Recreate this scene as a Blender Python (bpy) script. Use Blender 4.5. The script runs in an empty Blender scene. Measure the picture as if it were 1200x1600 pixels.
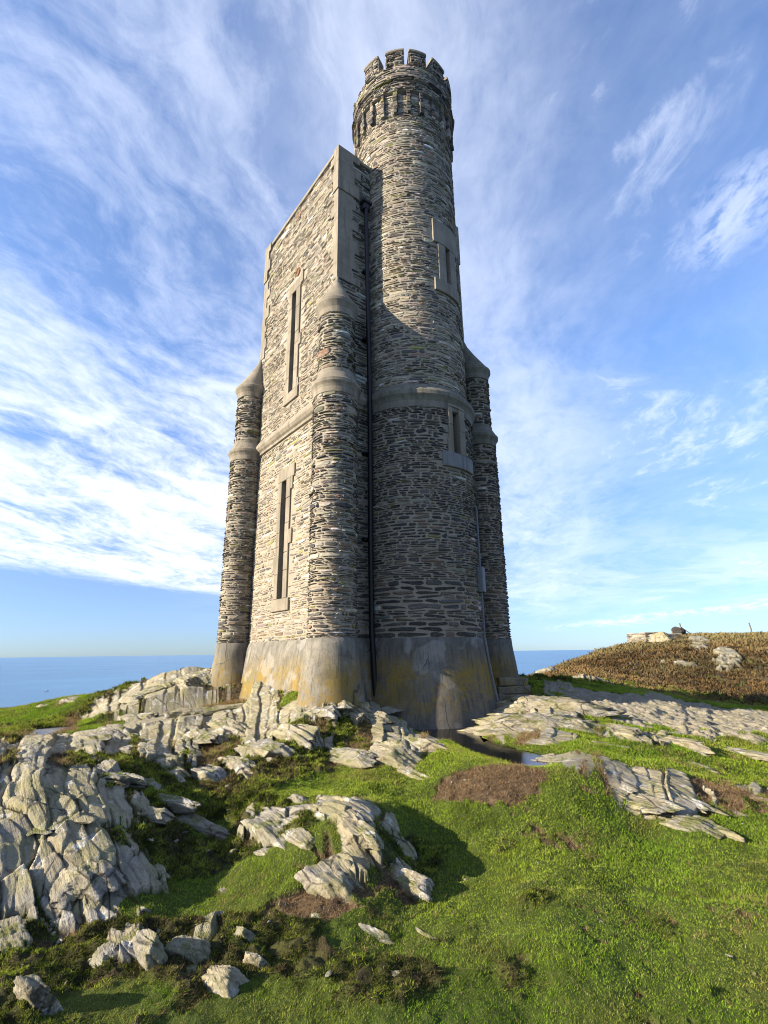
import math, random
import numpy as np
# ---------------------------------------------------------------- noise (numpy)
def hsh(ix, iy, iz, s):
    h = (ix.astype(np.int64)*374761393 + iy.astype(np.int64)*668265263 + iz.astype(np.int64)*2147483647 + s*974711) & 0xFFFFFFFF
    h = ((h ^ (h >> 13))*1274126177) & 0xFFFFFFFF
    h = ((h ^ (h >> 16))*2246822519) & 0xFFFFFFFF
    return ((h ^ (h >> 15)) & 0xFFFFFF)/16777215.0
def vn2(x, y, s=0):
    x0 = np.floor(x); y0 = np.floor(y); fx = x-x0; fy = y-y0
    fx = fx*fx*fx*(fx*(fx*6-15)+10); fy = fy*fy*fy*(fy*(fy*6-15)+10)
    z = np.zeros_like(x0)
    a = hsh(x0, y0, z, s); b = hsh(x0+1, y0, z, s); c = hsh(x0, y0+1, z, s); d = hsh(x0+1, y0+1, z, s)
    return (a+(b-a)*fx)*(1-fy)+(c+(d-c)*fx)*fy
def fbm2(x, y, o=4, s=0):
    t = 0; a = .5; n = 0
    for i in range(o):
        t = t+a*vn2(x, y, s+i*17); n += a; a *= .5
        x, y = x*1.62+y*1.18+3.1, y*1.62-x*1.18+7.7
    return t/n-.5
def vn3(p, s=0):
    q = np.floor(p); f = p-q; f = f*f*(3-2*f); r = 0
    for dx in (0, 1):
        for dy in (0, 1):
            for dz in (0, 1):
                w = (f[:, 0] if dx else 1-f[:, 0])*(f[:, 1] if dy else 1-f[:, 1])*(f[:, 2] if dz else 1-f[:, 2])
                r = r+w*hsh(q[:, 0]+dx, q[:, 1]+dy, q[:, 2]+dz, s)
    return r
def fbm3(p, o=4, s=0):
    t = 0; a = .5; n = 0
    for i in range(o):
        t = t+a*vn3(p, s+i*13); n += a; a *= .5; p = p*2.03+5.3
    return t/n-.5
def voro(x, y, s=0):
    """nearest and second nearest jittered cell: distances, cell hash, offset from the cell's point"""
    x0 = np.floor(x); y0 = np.floor(y); z = np.zeros_like(x0)
    f1 = np.full(x.shape, 9.); f2 = np.full(x.shape, 9.); idd = np.zeros(x.shape); ox = np.zeros(x.shape); oy = np.zeros(x.shape)
    for i in (-1, 0, 1):
        for j in (-1, 0, 1):
            cx = x0+i; cy = y0+j
            dx = x-cx-.1-.8*hsh(cx, cy, z, s); dy = y-cy-.1-.8*hsh(cx, cy, z, s+1)
            d = dx*dx+dy*dy; m = d < f1
            f2 = np.where(m, f1, np.minimum(f2, d)); f1 = np.where(m, d, f1)
            idd = np.where(m, hsh(cx, cy, z, s+2), idd); ox = np.where(m, dx, ox); oy = np.where(m, dy, oy)
    return np.sqrt(f1), np.sqrt(f2), idd, ox, oy
def sstep(a, b, x):
    t = np.clip((x-a)/(b-a), 0, 1); return t*t*(3-2*t)
# ---------------------------------------------------------------- terrain (metres; the eye of the photographer is z = 0)
CTL = [(-1.75, 2.75, -1.58), (-1.34, 2.8, -1.61), (-0.92, 2.85, -1.64), (-0.03, 2.85, -1.65), (0.84, 2.82, -1.65), (1.69, 2.78, -1.63), (-2.04, 3.15, -1.59), (-1.39, 3.2, -1.62), (-0.89, 3.22, -1.64), (-0.37, 3.2, -1.63), (0.31, 3.22, -1.65), (1.32, 3.2, -1.65), (2.04, 3.25, -1.63), (-2.38, 3.6, -1.59), (-2.0, 3.62, -1.59), (-1.45, 3.72, -1.59), (-0.81, 3.6, -1.61), (-0.51, 3.65, -1.6), (-0.03, 3.8, -1.62), (0.37, 3.75, -1.62), (1.17, 3.7, -1.61), (2.42, 3.75, -1.61), (-2.48, 3.7, -1.46), (-2.75, 4.0, -1.19), (-3.16, 4.5, -1.02), (-4.44, 6.2, -1.0), (-2.91, 4.6, -1.05), (-3.02, 5.1, -1.0), (-3.93, 6.1, -1.01), (-3.54, 6.2, -1.08), (-2.02, 3.95, -1.38), (-1.73, 3.85, -1.53), (-2.36, 4.1, -1.23), (-2.93, 6.0, -1.09), (-2.6, 6.1, -1.25), (-2.16, 4.65, -1.26), (-1.87, 4.5, -1.4), (-2.13, 5.5, -1.36), (-2.57, 5.2, -1.19), (-1.85, 5.3, -1.5), (-1.58, 6.6, -1.33), (-1.37, 4.75, -1.58), (-1.52, 4.45, -1.61), (-1.55, 4.05, -1.62), (-1.95, 6.1, -1.41), (-1.44, 7.0, -1.26), (-2.19, 7.3, -1.31), (-2.93, 8.1, -1.18), (-3.46, 8.0, -1.25), (-0.47, 3.98, -1.54), (-0.87, 4.4, -1.49), (-1.35, 5.2, -1.4), (-0.9, 5.05, -1.33), (-0.37, 4.85, -1.24), (-0.09, 4.55, -1.35), (-0.22, 4.15, -1.45), (0.19, 5.0, -1.54), (0.15, 4.25, -1.64), (-0.72, 5.9, -1.41), (-0.33, 6.3, -1.38), (0.1, 6.25, -1.41), (0.4, 4.9, -1.65), (0.74, 4.4, -1.66), (0.55, 5.2, -1.5), (1.35, 5.95, -1.26), (0.74, 5.6, -1.33), (0.86, 6.4, -1.25), (1.51, 5.4, -1.4), (-0.04, 6.6, -1.28), (0.39, 7.35, -1.25), (2.24, 6.5, -1.28), (2.1, 7.0, -1.24), (2.77, 7.9, -1.22), (3.29, 7.1, -1.34), (2.16, 4.9, -1.63), (3.2, 4.8, -1.6), (2.62, 5.75, -1.39), (2.98, 5.3, -1.5), (3.73, 5.5, -1.51), (3.73, 6.5, -1.44), (4.92, 7.1, -1.51), (4.18, 7.2, -1.37), (1.48, 8.1, -1.38), (1.1, 9.7, -1.47), (1.72, 7.0, -1.32), (1.42, 9.2, -1.45), (2.2, 8.2, -1.17), (3.11, 9.4, -1.05), (2.34, 9.9, -0.99), (3.11, 11.3, -0.8), (4.25, 10.2, -1.04), (4.95, 9.3, -1.17), (5.85, 8.3, -1.32), (7.54, 10.6, -1.36), (5.65, 11.8, -1.05), (6.79, 11.4, -1.23), (10.02, 14.0, -1.54), (4.68, 13.0, -0.92), (12.92, 18.0, -1.82), (10.79, 18.0, -1.59), (8.66, 18.0, -1.3), (6.15, 17.0, -0.97), (8.47, 28.0, -1.02), (13.68, 32.0, -0.61), (18.04, 38.0, 0.34), (23.39, 41.0, 0.96), (27.63, 42.0, 0.99), (31.29, 42.0, 0.94), (16.47, 27.0, -0.9), (18.24, 25.0, -1.16), (13.65, 28.0, -0.88), (12.09, 31.0, -0.76), (6.95, 24.0, -1.03), (-11.63, 16.0, -1.67), (-10.26, 15.6, -1.35), (-8.91, 15.0, -1.05), (-7.15, 13.0, -1.02), (-6.64, 13.5, -0.82), (-5.56, 13.2, -0.51), (-4.69, 13.0, -0.3), (-4.22, 12.6, -0.53), (-4.7, 11.0, -0.98), (-4.5, 9.3, -1.14), (-3.25, 10.6, -0.96), (-2.31, 9.4, -0.99), (-1.38, 9.2, -0.73), (-1.56, 8.0, -1.18), (-0.79, 7.9, -1.18), (-0.45, 8.4, -1.07), (0.16, 8.5, -1.14), (-0.37, 6.9, -1.26), (-1.03, 7.0, -1.27), (-6.93, 11.3, -1.51), (-7.27, 11.0, -1.5), (-6.71, 11.6, -1.49), (-8.61, 13.4, -1.39), (-9.54, 13.6, -1.5), (-6.57, 12.0, -1.19), (-6.05, 11.8, -1.04), (-4.29, 11.6, -0.71), (-5.43, 10.2, -1.24), (-3.62, 9.6, -1.08), (-0.48, 9.0, -0.77), (-0.8, 8.42, -0.78), (-1.1, 8.55, -0.75), (-0.49, 8.5, -0.84), (-0.25, 8.7, -0.94), (-1.48, 9.0, -0.72), (-1.7, 9.75, -0.7), (-2.32, 10.4, -0.75), (-3.18, 11.2, -0.8), (-3.96, 11.9, -0.8), (-2.2, 1.2, -1.55), (0, 1.0, -1.66), (2, 1.2, -1.62), (-3.2, 2.4, -1.5), (3, 2.4, -1.6), (-5.5, 4, -1.0), (5, 3.5, -1.55), (-8, 6, -1.1), (8, 5, -1.5), (12, 8, -1.6), (-11, 10, -1.7), (-16, 15, -3.0), (-14, 20, -4.5), (-9, 19, -3.6), (-5, 17, -1.8), (-3, 19, -3), (0, 17, -1.0), (4, 18, -1.2), (7, 24, -1.6), (6, 34, -4.2), (0, 26, -4), (-8, 28, -9), (-20, 28, -12), (-3, 13.8, -0.6), (0, 12, -0.7), (2, 10.5, -1.1), (0.6, 10.3, -1.25), (3.3, 11.6, -0.75), (2.4, 13.5, -0.7), (18, 14, -2.0), (22, 22, -2.3), (30, 30, -0.5), (42, 40, 1.0), (12, 50, -4.5), (24, 54, -2.6), (38, 54, -0.3), (20, 70, -12), (40, 75, -5), (60, 60, 0), (0, 60, -25), (-30, 60, -35), (-60, 60, -60), (-60, 20, -45), (-40, 12, -20), (0, 130, -80), (60, 130, -60), (-100, 100, -103), (0, 200, -108), (150, 150, -100), (200, 200, -108), (100, 60, -10), (60, 30, 0), (-200, 100, -110), (-150, 20, -108), (300, 200, -110), (-20, 5, -2.5), (-45, 0, -12), (30, 10, -1.8), (80, 20, -1), (0, -4, -1.66), (-6, -3, -1.4), (6, -3, -1.6), (200, 20, -6)]
_c = np.array(CTL)
def _dom(x, y):
    r = np.sqrt(x*x+y*y)
    return 2.0*np.arctan2(x, y), np.log(np.maximum(r, .35))
_ca, _cl = _dom(_c[:, 0], _c[:, 1])
def _tps(d2):
    return .5*d2*np.log(d2+1e-9)
_n = len(_c)
_A = np.zeros((_n+3, _n+3))
_A[:_n, :_n] = _tps((_ca[:, None]-_ca)**2+(_cl[:, None]-_cl)**2)+np.eye(_n)*.004
_A[:_n, _n:] = np.stack([np.ones(_n), _ca, _cl], 1); _A[_n:, :_n] = _A[:_n, _n:].T
# heights are interpolated as elevation seen from the eye: keeps far relief from ringing into the near ground
_rc = np.sqrt(_c[:, 0]**2+_c[:, 1]**2)
_wt = np.linalg.solve(_A, np.concatenate([_c[:, 2]/_rc, np.zeros(3)]))
def base_h(x, y):
    sh = x.shape; x = x.ravel(); y = y.ravel(); out = np.empty(x.size)
    for i in range(0, x.size, 20000):
        a, l = _dom(x[i:i+20000], y[i:i+20000])
        K = _tps((a[:, None]-_ca)**2+(l[:, None]-_cl)**2)
        out[i:i+20000] = K@_wt[:_n]+_wt[_n]+_wt[_n+1]*a+_wt[_n+2]*l
    return (out*np.sqrt(x*x+y*y)).reshape(sh)
SK = np.array([.53, -.848]); SA = np.array([.848, .53])     # strike of the slate beds and the direction across them
SPLAT = [(-4.88, 8.04, 1.43, 3.45, 'R', 1.5), (-3.04, 4.8, 0.9, 0.68, 'R', 1.4), (-2.77, 4.45, 0.82, 0.77, 'R', 1.5), (-1.99, 3.92, 0.41, 0.35, 'R', 1.4), (-2.44, 3.76, 0.3, 0.2, 'R', 1.1), (-5.47, 12.36, 1.72, 2.72, 'R', 1.2), (-4.39, 9.55, 1.35, 2.07, 'R', 1.25), (-3.12, 9.85, 1.5, 2.23, 'R', 1.25), (-2.52, 7.04, 0.55, 1.0, 'R', 0.8), (-2.87, 8.77, 2.75, 1.71, 'R', 1.15), (-1.81, 8.69, 1.44, 1.49, 'R', 1.15), (-0.45, 8.48, 1.0, 0.72, 'R', 1.15), (0.19, 7.91, 0.6, 1.28, 'R', 1.2), (-0.55, 7.21, 0.47, 0.61, 'R', 0.8), (-4.86, 13.98, 1.01, 2.22, 'R', 1.2), (-9.35, 15.77, 0.94, 2.54, 'R', 1.2), (-10.96, 16.1, 0.86, 2.5, 'R', 1.0), (-6.78, 12.37, 0.65, 0.5, 'R', 0.8), (2.71, 5.96, 0.83, 0.71, 'R', 1.1), (2.26, 6.44, 0.59, 0.39, 'R', 1.0), (6.08, 11.15, 2.43, 3.09, 'G', 1.15), (9.64, 15.79, 3.14, 4.13, 'B', 1.3), (5.53, 12.81, 1.32, 1.21, 'B', 1.0), (2.63, 9.31, 0.97, 1.25, 'R', 1.1), (2.13, 7.98, 0.62, 0.78, 'R', 1.0), (2.36, 11.12, 0.85, 1.67, 'R', 0.9), (4.05, 6.17, 0.48, 0.42, 'R', 0.8), (18.75, 28.63, 0.74, 4.5, 'R', 0.9), (20.86, 34.33, 0.79, 3.87, 'R', 0.8), (15.83, 28.06, 1.66, 0.83, 'R', 0.5), (14.1, 28.9, 1.52, 0.76, 'R', 0.5), (3.7, 8.1, 0.64, 0.54, 'R', 0.7), (8.73, 28.92, 1.04, 4.24, 'R', 0.5), (7.14, 19.73, 1.75, 5.46, 'R', 0.6), (-0.98, 4.9, 0.35, 0.35, 'R', 0.95), (-0.42, 4.25, 0.31, 0.27, 'R', 0.9), (-0.32, 4.98, 0.37, 0.52, 'R', 1.0), (0.09, 4.47, 0.15, 0.34, 'R', 0.6), (-1.5, 3.42, 0.27, 0.3, 'R', 0.6), (-0.97, 3.38, 0.22, 0.37, 'R', 0.5), (-0.46, 3.88, 0.46, 0.3, 'S', 0.95), (1.09, 5.71, 0.63, 0.34, 'S', 1.0), (-1.12, 3.17, 0.19, 0.19, 'S', 0.75), (-1.92, 3.56, 0.52, 0.1, 'S', 0.65), (-0.03, 4.16, 0.24, 0.2, 'S', 0.6), (1.46, 4.9, 0.39, 0.17, 'S', 0.45), (3.47, 5.97, 0.7, 0.54, 'S', 0.7), (-2.32, 5.35, 0.28, 0.36, 'S', 0.45), (-2.0, 6.24, 0.49, 0.54, 'S', 0.45), (-0.93, 6.37, 0.5, 0.42, 'S', 0.45), (-0.2, 3.2, 0.21, 0.11, 'S', 0.4), (1.97, 3.84, 0.5, 0.54, 'S', 0.2), (-0.66, 3.44, 0.23, 0.17, 'S', 0.45), (1.86, 8.91, 0.7, 0.79, 'S', 0.4), (1.96, 5.48, 0.12, 0.11, 'S', 0.7), (-2.26, 5.63, 1.75, 2.5, 'M', 0.75), (-1.55, 3.18, 1.36, 0.62, 'M', 0.75), (-2.46, 7.64, 1.95, 2.6, 'M', 0.7), (-0.32, 3.38, 0.87, 0.54, 'M', 0.62), (-1.19, 8.04, 1.56, 1.46, 'M', 0.6), (-5.83, 11.91, 2.67, 3.42, 'M', 0.6), (-0.04, 4.59, 0.4, 0.64, 'M', 0.55), (0.36, 3.66, 0.54, 0.7, 'M', 0.22), (1.43, 3.44, 1.09, 0.66, 'M', 0.12), (5.4, 16.7, 1.84, 6.5, 'M', 0.35), (-0.97, 4.21, 0.61, 0.33, 'B', 0.85), (-1.56, 4.97, 0.39, 0.27, 'B', 0.45), (-1.36, 3.0, 0.43, 0.21, 'B', 0.4), (-0.61, 3.05, 0.32, 0.17, 'B', 0.35), (-2.36, 5.42, 0.28, 0.26, 'B', 0.5), (-6.04, 10.63, 0.76, 1.94, 'B', 0.5), (-4.42, 10.37, 0.55, 0.62, 'B', 0.5), (-0.31, 5.76, 0.63, 0.89, 'B', 0.9), (-1.19, 3.92, 0.62, 0.2, 'B', 0.6), (-9.76, 14.89, 1.62, 2.67, 'B', 1.2), (-1.03, 8.62, 0.45, 0.19, 'B', 0.9), (-0.33, 8.04, 0.23, 0.29, 'B', 1.0), (-1.53, 9.45, 0.49, 0.55, 'B', 0.9), (-0.61, 5.52, 0.43, 0.65, 'B', 0.6), (-3.08, 11.32, 0.3, 0.53, 'B', 0.8), (0.04, 3.67, 0.58, 0.4, 'B', 0.5)]
ROCKS = [
(-1.66, 2.82, -1.59, 0.223, 0.204, 0.297, 10, 20, 'tall pale rock blade with white tips in the bottom left corner'),
(-1.29, 3.2, -1.62, 0.295, 0.252, 0.295, 0, 15, 'pale upright rock with a moss cushion on its left, biggest of the lower left stones'),
(-1.15, 3.32, -1.63, 0.262, 0.174, 0.327, 35, 25, 'smooth grey leaning rock touching the right side of the mossy upright stone'),
(-1.5, 3.44, -1.6, 0.226, 0.181, 0.158, -20, 5, 'tan brown rock behind the mossy upright stone'),
(-1.56, 3.28, -1.61, 0.164, 0.129, 0.121, 10, 10, 'small split grey stone left of the mossy upright stone'),
(-1.13, 3.61, -1.63, 0.246, 0.142, 0.104, -40, 5, 'flat grey lens shaped rock lying on bright moss'),
(-0.87, 3.1, -1.64, 0.245, 0.171, 0.245, 15, 15, 'cracked pale rock block between brown soil and dark moss'),
(-0.87, 3.5, -1.62, 0.184, 0.129, 0.156, 20, 20, 'small pointed pale rock, upper of two in a line near the soil hollow'),
(-0.74, 3.24, -1.64, 0.213, 0.111, 0.162, 20, 25, 'leaning tan slate blade, lower of two in a line near the soil hollow'),
(-1.1, 3.23, -1.63, 0.178, 0.11, 0.051, -60, 0, 'flat whitish slab lying on brown soil'),
(-1.14, 2.97, -1.63, 0.176, 0.094, 0.031, -30, 0, 'dark flat slate flake on brown soil'),
(-1.08, 3.03, -1.63, 0.088, 0.064, 0.036, 0, 0, 'little grey stone beside the dark slate flake'),
(-2.12, 3.52, -1.59, 0.12, 0.102, 0.083, 0, 0, 'small pinkish stone in dark soil under the big left outcrop'),
(-2.23, 3.44, -1.61, 0.271, 0.226, 0.316, 0, 10, 'lichen spotted grey boulder cut by the left edge of the view'),
(-1.45, 3.78, -1.6, 0.119, 0.089, 0.065, 0, 0, 'small grey stone on moss right of the big left outcrop'),
(-1.17, 4.11, -1.62, 0.216, 0.119, 0.065, 0, 5, 'low pale stone poking out of moss below the tan boulder'),
(-0.11, 3.55, -1.62, 0.205, 0.14, 0.093, 20, 15, 'wedge of striped slate at the lower foot of the grassy mound'),
(0.3, 3.44, -1.64, 0.28, 0.045, 0.041, -15, 20, 'long thin pale slate edge in the lawn'),
(0.44, 3.36, -1.64, 0.132, 0.035, 0.035, -10, 20, 'short thin slate edge at the end of the long one in the lawn'),
(0.06, 3.12, -1.64, 0.106, 0.049, 0.049, 25, 20, 'tiny pale upright sliver in the lower lawn'),
(0.85, 4.31, -1.64, 0.113, 0.079, 0.04, -50, 0, 'small pale stone at the tip of the mound shadow'),
(1.29, 3.59, -1.63, 0.085, 0.066, 0.047, 0, 0, 'lone little white stone in the middle of the lawn'),
(-0.24, 2.95, -1.65, 0.101, 0.062, 0.027, 40, 0, 'flat grey stone at the bottom of the lawn'),
(-1.0, 4.74, -1.44, 0.529, 0.373, 0.261, -10, 5, 'broad tan boulder on the left end of the grassy mound'),
(-0.42, 4.04, -1.5, 0.425, 0.425, 0.351, 5, 5, 'big pale block with a white top at the front of the grassy mound'),
(-0.31, 4.5, -1.32, 0.739, 0.266, 0.26, -25, 10, 'long pale ridge rock along the top of the grassy mound'),
(-0.7, 4.48, -1.42, 0.412, 0.212, 0.141, -10, 10, 'low striped rock joining the tan boulder to the big pale block'),
(0.07, 4.22, -1.58, 0.416, 0.166, 0.25, 10, 20, 'dark shaded rock at the right end of the grassy mound'),
(-0.95, 4.48, -1.49, 0.212, 0.129, 0.077, 0, 5, 'small flat slab on moss below the tan boulder, the left one'),
(-0.85, 4.52, -1.45, 0.178, 0.119, 0.089, 0, 5, 'small flat slab on moss below the tan boulder, the right one'),
(-0.86, 5.21, -1.32, 0.191, 0.137, 0.15, 0, 0, 'small tan stone behind the top of the grassy mound'),
(-1.69, 5.05, -1.53, 0.629, 0.199, 0.331, 15, 35, 'shaded slate slab leaning in the dark hollow'),
(-2.13, 6.37, -1.37, 0.435, 0.385, 0.301, 0, 0, 'rounded lichen covered boulder above the dark hollow'),
(-2.64, 6.39, -1.26, 0.386, 0.336, 0.252, 0, 0, 'angular grey rock left of the rounded lichen boulder'),
(-2.37, 6.34, -1.33, 0.333, 0.083, 0.075, -70, 10, 'white sliver of stone below the angular grey rock'),
(-2.42, 6.2, -1.31, 0.277, 0.212, 0.179, 0, 10, 'shaded dark stone beside the white sliver'),
(-1.79, 6.57, -1.36, 0.794, 0.294, 0.294, -8, 10, 'long white streaked rock ridge above the dark hollow'),
(-1.55, 7.03, -1.28, 0.572, 0.462, 0.443, 5, 5, 'flat topped lichened block with a shaded lower face'),
(-1.45, 6.84, -1.29, 0.18, 0.144, 0.198, 0, 0, 'small white stone against the shaded face of the lichened block'),
(-1.28, 7.55, -1.2, 1.09, 0.496, 0.496, -10, 10, 'large slanting rock splashed with white in front of the tower'),
(-0.52, 6.81, -1.31, 0.68, 0.394, 0.286, 0, 25, 'striped slate slab below the green moss cushion'),
(0.01, 6.73, -1.28, 0.707, 0.46, 0.513, 5, 15, 'big cracked white faced slab with blades behind it'),
(0.39, 7.37, -1.25, 0.774, 0.271, 0.252, -15, 25, 'row of thin slate blades running down beside the pool'),
(0.13, 6.55, -1.33, 0.602, 0.258, 0.12, -20, 15, 'low pale flat rock at the lawn edge below the cracked white slab'),
(-0.14, 8.36, -1.07, 0.439, 0.329, 0.242, 0, 10, 'tan knobbly stone at the foot of the stair turret'),
(-0.56, 8.36, -0.94, 0.439, 0.308, 0.286, 0, 10, 'whitish broken stone near the lit corner buttress'),
(-0.44, 8.67, -0.88, 0.41, 0.25, 0.273, 10, 30, 'pointed slate blade near the lit corner buttress'),
(-0.77, 8.4, -0.85, 0.375, 0.287, 0.221, 0, 10, 'small grey stone near the lit corner buttress'),
(-0.98, 8.2, -0.94, 0.646, 0.366, 0.28, -10, 15, 'dark banded rock under the grassy tuft at the buttress foot'),
(-0.05, 9.19, -0.97, 0.555, 0.362, 0.217, 0, 5, 'shaded flat rock in the gap between buttress and stair turret'),
(-2.81, 5.46, -1.11, 0.316, 0.258, 0.244, 0, 5, 'pale knobbly boulder beside yellow moss on the left'),
(-2.53, 5.27, -1.2, 0.415, 0.235, 0.18, 0, 15, 'whitish broken rock below the pale knobbly boulder'),
(-2.01, 4.72, -1.35, 0.409, 0.161, 0.161, 15, 25, 'slate slab at the left of the dark hollow, the lower of two blades'),
(-2.1, 5.17, -1.36, 0.394, 0.149, 0.204, 20, 30, 'slate slab at the left of the dark hollow, the upper of two blades'),
(-4.35, 12.36, -0.54, 0.844, 0.747, 0.584, 0, 5, 'pale rock pile rising beside the left tower buttress'),
(-4.64, 12.03, -0.61, 0.695, 0.569, 0.379, 0, 5, 'grey rounded rock on the skyline left of the tower, next to the rock pile'),
(-5.03, 12.07, -0.65, 0.729, 0.539, 0.317, 0, 5, 'flat grey rock on the skyline, second from the rock pile'),
(-5.29, 11.88, -0.78, 0.687, 0.499, 0.312, 0, 10, 'pale stone on the skyline, third from the rock pile'),
(-5.6, 11.79, -0.9, 0.681, 0.465, 0.279, 0, 10, 'low skyline stone with grass below it'),
(-5.15, 10.72, -1.09, 0.676, 0.366, 0.366, 10, 15, 'smooth pale rock standing on the left slope under the skyline'),
(-4.84, 10.68, -1.04, 0.617, 0.337, 0.337, 15, 15, 'smooth pale rock standing right of a similar one on the left slope'),
(-4.42, 8.63, -1.19, 0.68, 0.521, 0.295, 0, 5, 'white patched rock right of the small pond'),
(-4.22, 7.82, -1.19, 0.452, 0.39, 0.226, 0, 5, 'tan lichened rock between pond and white patched rock'),
(-3.19, 9.95, -1.03, 1.568, 0.47, 0.287, 60, 0, 'long flat tan ledge with orange stain in front of the left buttress'),
(-3.9, 9.72, -1.09, 1.021, 0.561, 0.306, 0, 5, 'broad lichened outcrop on the left slope'),
(-3.78, 8.4, -1.21, 0.992, 0.551, 0.287, 10, 5, 'broken pale outcrop above the yellow moss'),
(-2.73, 7.82, -1.22, 0.678, 0.411, 0.226, 0, 10, 'craggy rock with shaded right side in the middle of the left slope'),
(-2.55, 8.56, -1.16, 0.787, 0.382, 0.27, -5, 10, 'banded rock left of the lichened block'),
(-8.14, 13.75, -1.13, 0.831, 0.542, 0.289, 0, 5, 'dark rock hump on the left skyline against the sea'),
(-9.2, 14.25, -1.26, 0.936, 0.374, 0.187, 0, 0, 'low pale rock on the far left skyline against the sea'),
(-1.82, 3.65, -1.55, 0.503, 0.383, 0.393, 0, 10, 'cream and white faceted rock at the front of the big left outcrop'),
(-2.28, 3.77, -1.47, 0.495, 0.445, 0.356, -10, 5, 'bluish grey rock face of the big left outcrop'),
(-1.73, 3.78, -1.54, 0.397, 0.219, 0.238, 10, 10, 'shaded rock wedge on the right of the cream faceted rock'),
(-2.32, 3.66, -1.53, 0.433, 0.337, 0.221, 0, 0, 'greenish flat boulder under the bluish rock face'),
(-2.21, 3.97, -1.35, 0.573, 0.469, 0.25, -5, 8, 'white veined rock shoulder above the cream faceted rock'),
(-1.81, 4.22, -1.46, 0.388, 0.222, 0.211, 10, 15, 'mossy edged rock right of the white veined shoulder'),
(-2.5, 4.46, -1.13, 0.645, 0.352, 0.199, 0, 5, 'rough whitish hump in the middle of the big left outcrop'),
(-2.75, 4.31, -1.11, 0.679, 0.453, 0.17, 10, 5, 'broad grey green hump at the left of the big outcrop'),
(-3.21, 5.35, -0.99, 1.195, 0.773, 0.183, 0, 3, 'smooth grey whaleback at the crest of the big left outcrop'),
(-2.74, 5.64, -1.14, 0.666, 0.37, 0.192, 5, 8, 'dark ended spur on the right of the whaleback'),
(2.26, 5.93, -1.37, 0.701, 0.343, 0.156, -10, 8, 'tan cracked slab at the upper left of the right hand outcrop'),
(2.42, 5.57, -1.44, 0.804, 0.366, 0.176, -8, 10, 'pale fractured slab in the centre of the right hand outcrop'),
(2.57, 5.31, -1.5, 0.767, 0.307, 0.167, -8, 12, 'white fractured slab at the lower front of the right hand outcrop'),
(2.79, 5.23, -1.51, 0.687, 0.247, 0.137, -8, 10, 'tan ribbed slab at the lower right end of the right hand outcrop'),
(2.75, 5.89, -1.39, 0.85, 0.309, 0.17, -8, 10, 'grey ridge slab along the top of the right hand outcrop'),
(2.88, 5.59, -1.45, 0.587, 0.22, 0.147, -5, 10, 'shaded slab at the back of the right hand outcrop'),
(2.04, 6.37, -1.29, 0.585, 0.301, 0.117, 20, 3, 'rounded tan slab at the right bank of the pool'),
(1.99, 5.44, -1.46, 0.157, 0.129, 0.1, 0, 0, 'small grey stone lying in a dark hole in the grass'),
(3.32, 5.55, -1.49, 0.801, 0.219, 0.146, -10, 8, 'long tan rock rib right of the right hand outcrop'),
(3.3, 5.33, -1.52, 0.35, 0.154, 0.098, -10, 8, 'short rock end below the long tan rib'),
(3.87, 5.75, -1.5, 0.528, 0.302, 0.106, -5, 3, 'flat tan rock at the right edge of the view'),
(2.46, 8.56, -1.13, 1.237, 0.742, 0.337, 40, 3, 'large rounded tan boulder between pool and gravel slab'),
(2.83, 9.56, -1.0, 1.507, 0.754, 0.327, 40, 3, 'wide smooth tan slab joining the gravel path'),
(2.85, 8.4, -1.16, 0.441, 0.331, 0.287, 0, 5, 'dark creviced stone at the right of the large tan boulder'),
(1.37, 8.3, -1.41, 0.61, 0.436, 0.174, 50, 3, 'flat mossy slab lying in the pool'),
(1.61, 9.83, -1.34, 0.284, 0.232, 0.31, 0, 0, 'small knobbly stone stack at the foot of the stair turret'),
(1.91, 8.23, -1.26, 0.908, 0.432, 0.195, 30, 3, 'cracked flat rock on the far shore of the pool'),
(2.07, 7.23, -1.25, 0.437, 0.247, 0.152, 20, 3, 'small tan rock at the right corner of the pool'),
(3.52, 8.23, -1.23, 0.649, 0.368, 0.162, 0, 5, 'pale low rock in the grass below the gravel slab'),
(4.08, 7.85, -1.29, 1.134, 0.309, 0.206, -10, 8, 'white layered rock ledge in the grass on the right'),
(2.85, 7.55, -1.25, 0.595, 0.198, 0.079, 30, 3, 'thin flat stone in the grass near the pool'),
(2.89, 6.95, -1.3, 0.511, 0.164, 0.091, -10, 5, 'small white edged stone above the right hand outcrop'),
(3.87, 7.03, -1.38, 0.462, 0.148, 0.074, -10, 5, 'low white stone alone in the right grass'),
(2.43, 9.6, -1.02, 0.504, 0.429, 0.303, 0, 5, 'dark shaded rubble stone under the right buttress, the left one'),
(2.81, 9.95, -0.95, 0.47, 0.392, 0.261, 0, 5, 'dark shaded rubble stone under the right buttress, the right one'),
(4.91, 7.67, -1.39, 1.007, 0.262, 0.121, -10, 5, 'long low ledge of pale rock at the right edge of the grass')]
import bpy, bmesh
from mathutils import Matrix, Vector
R = math.radians
rng = np.random.default_rng(7)
scene = bpy.context.scene
COL = scene.collection
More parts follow.
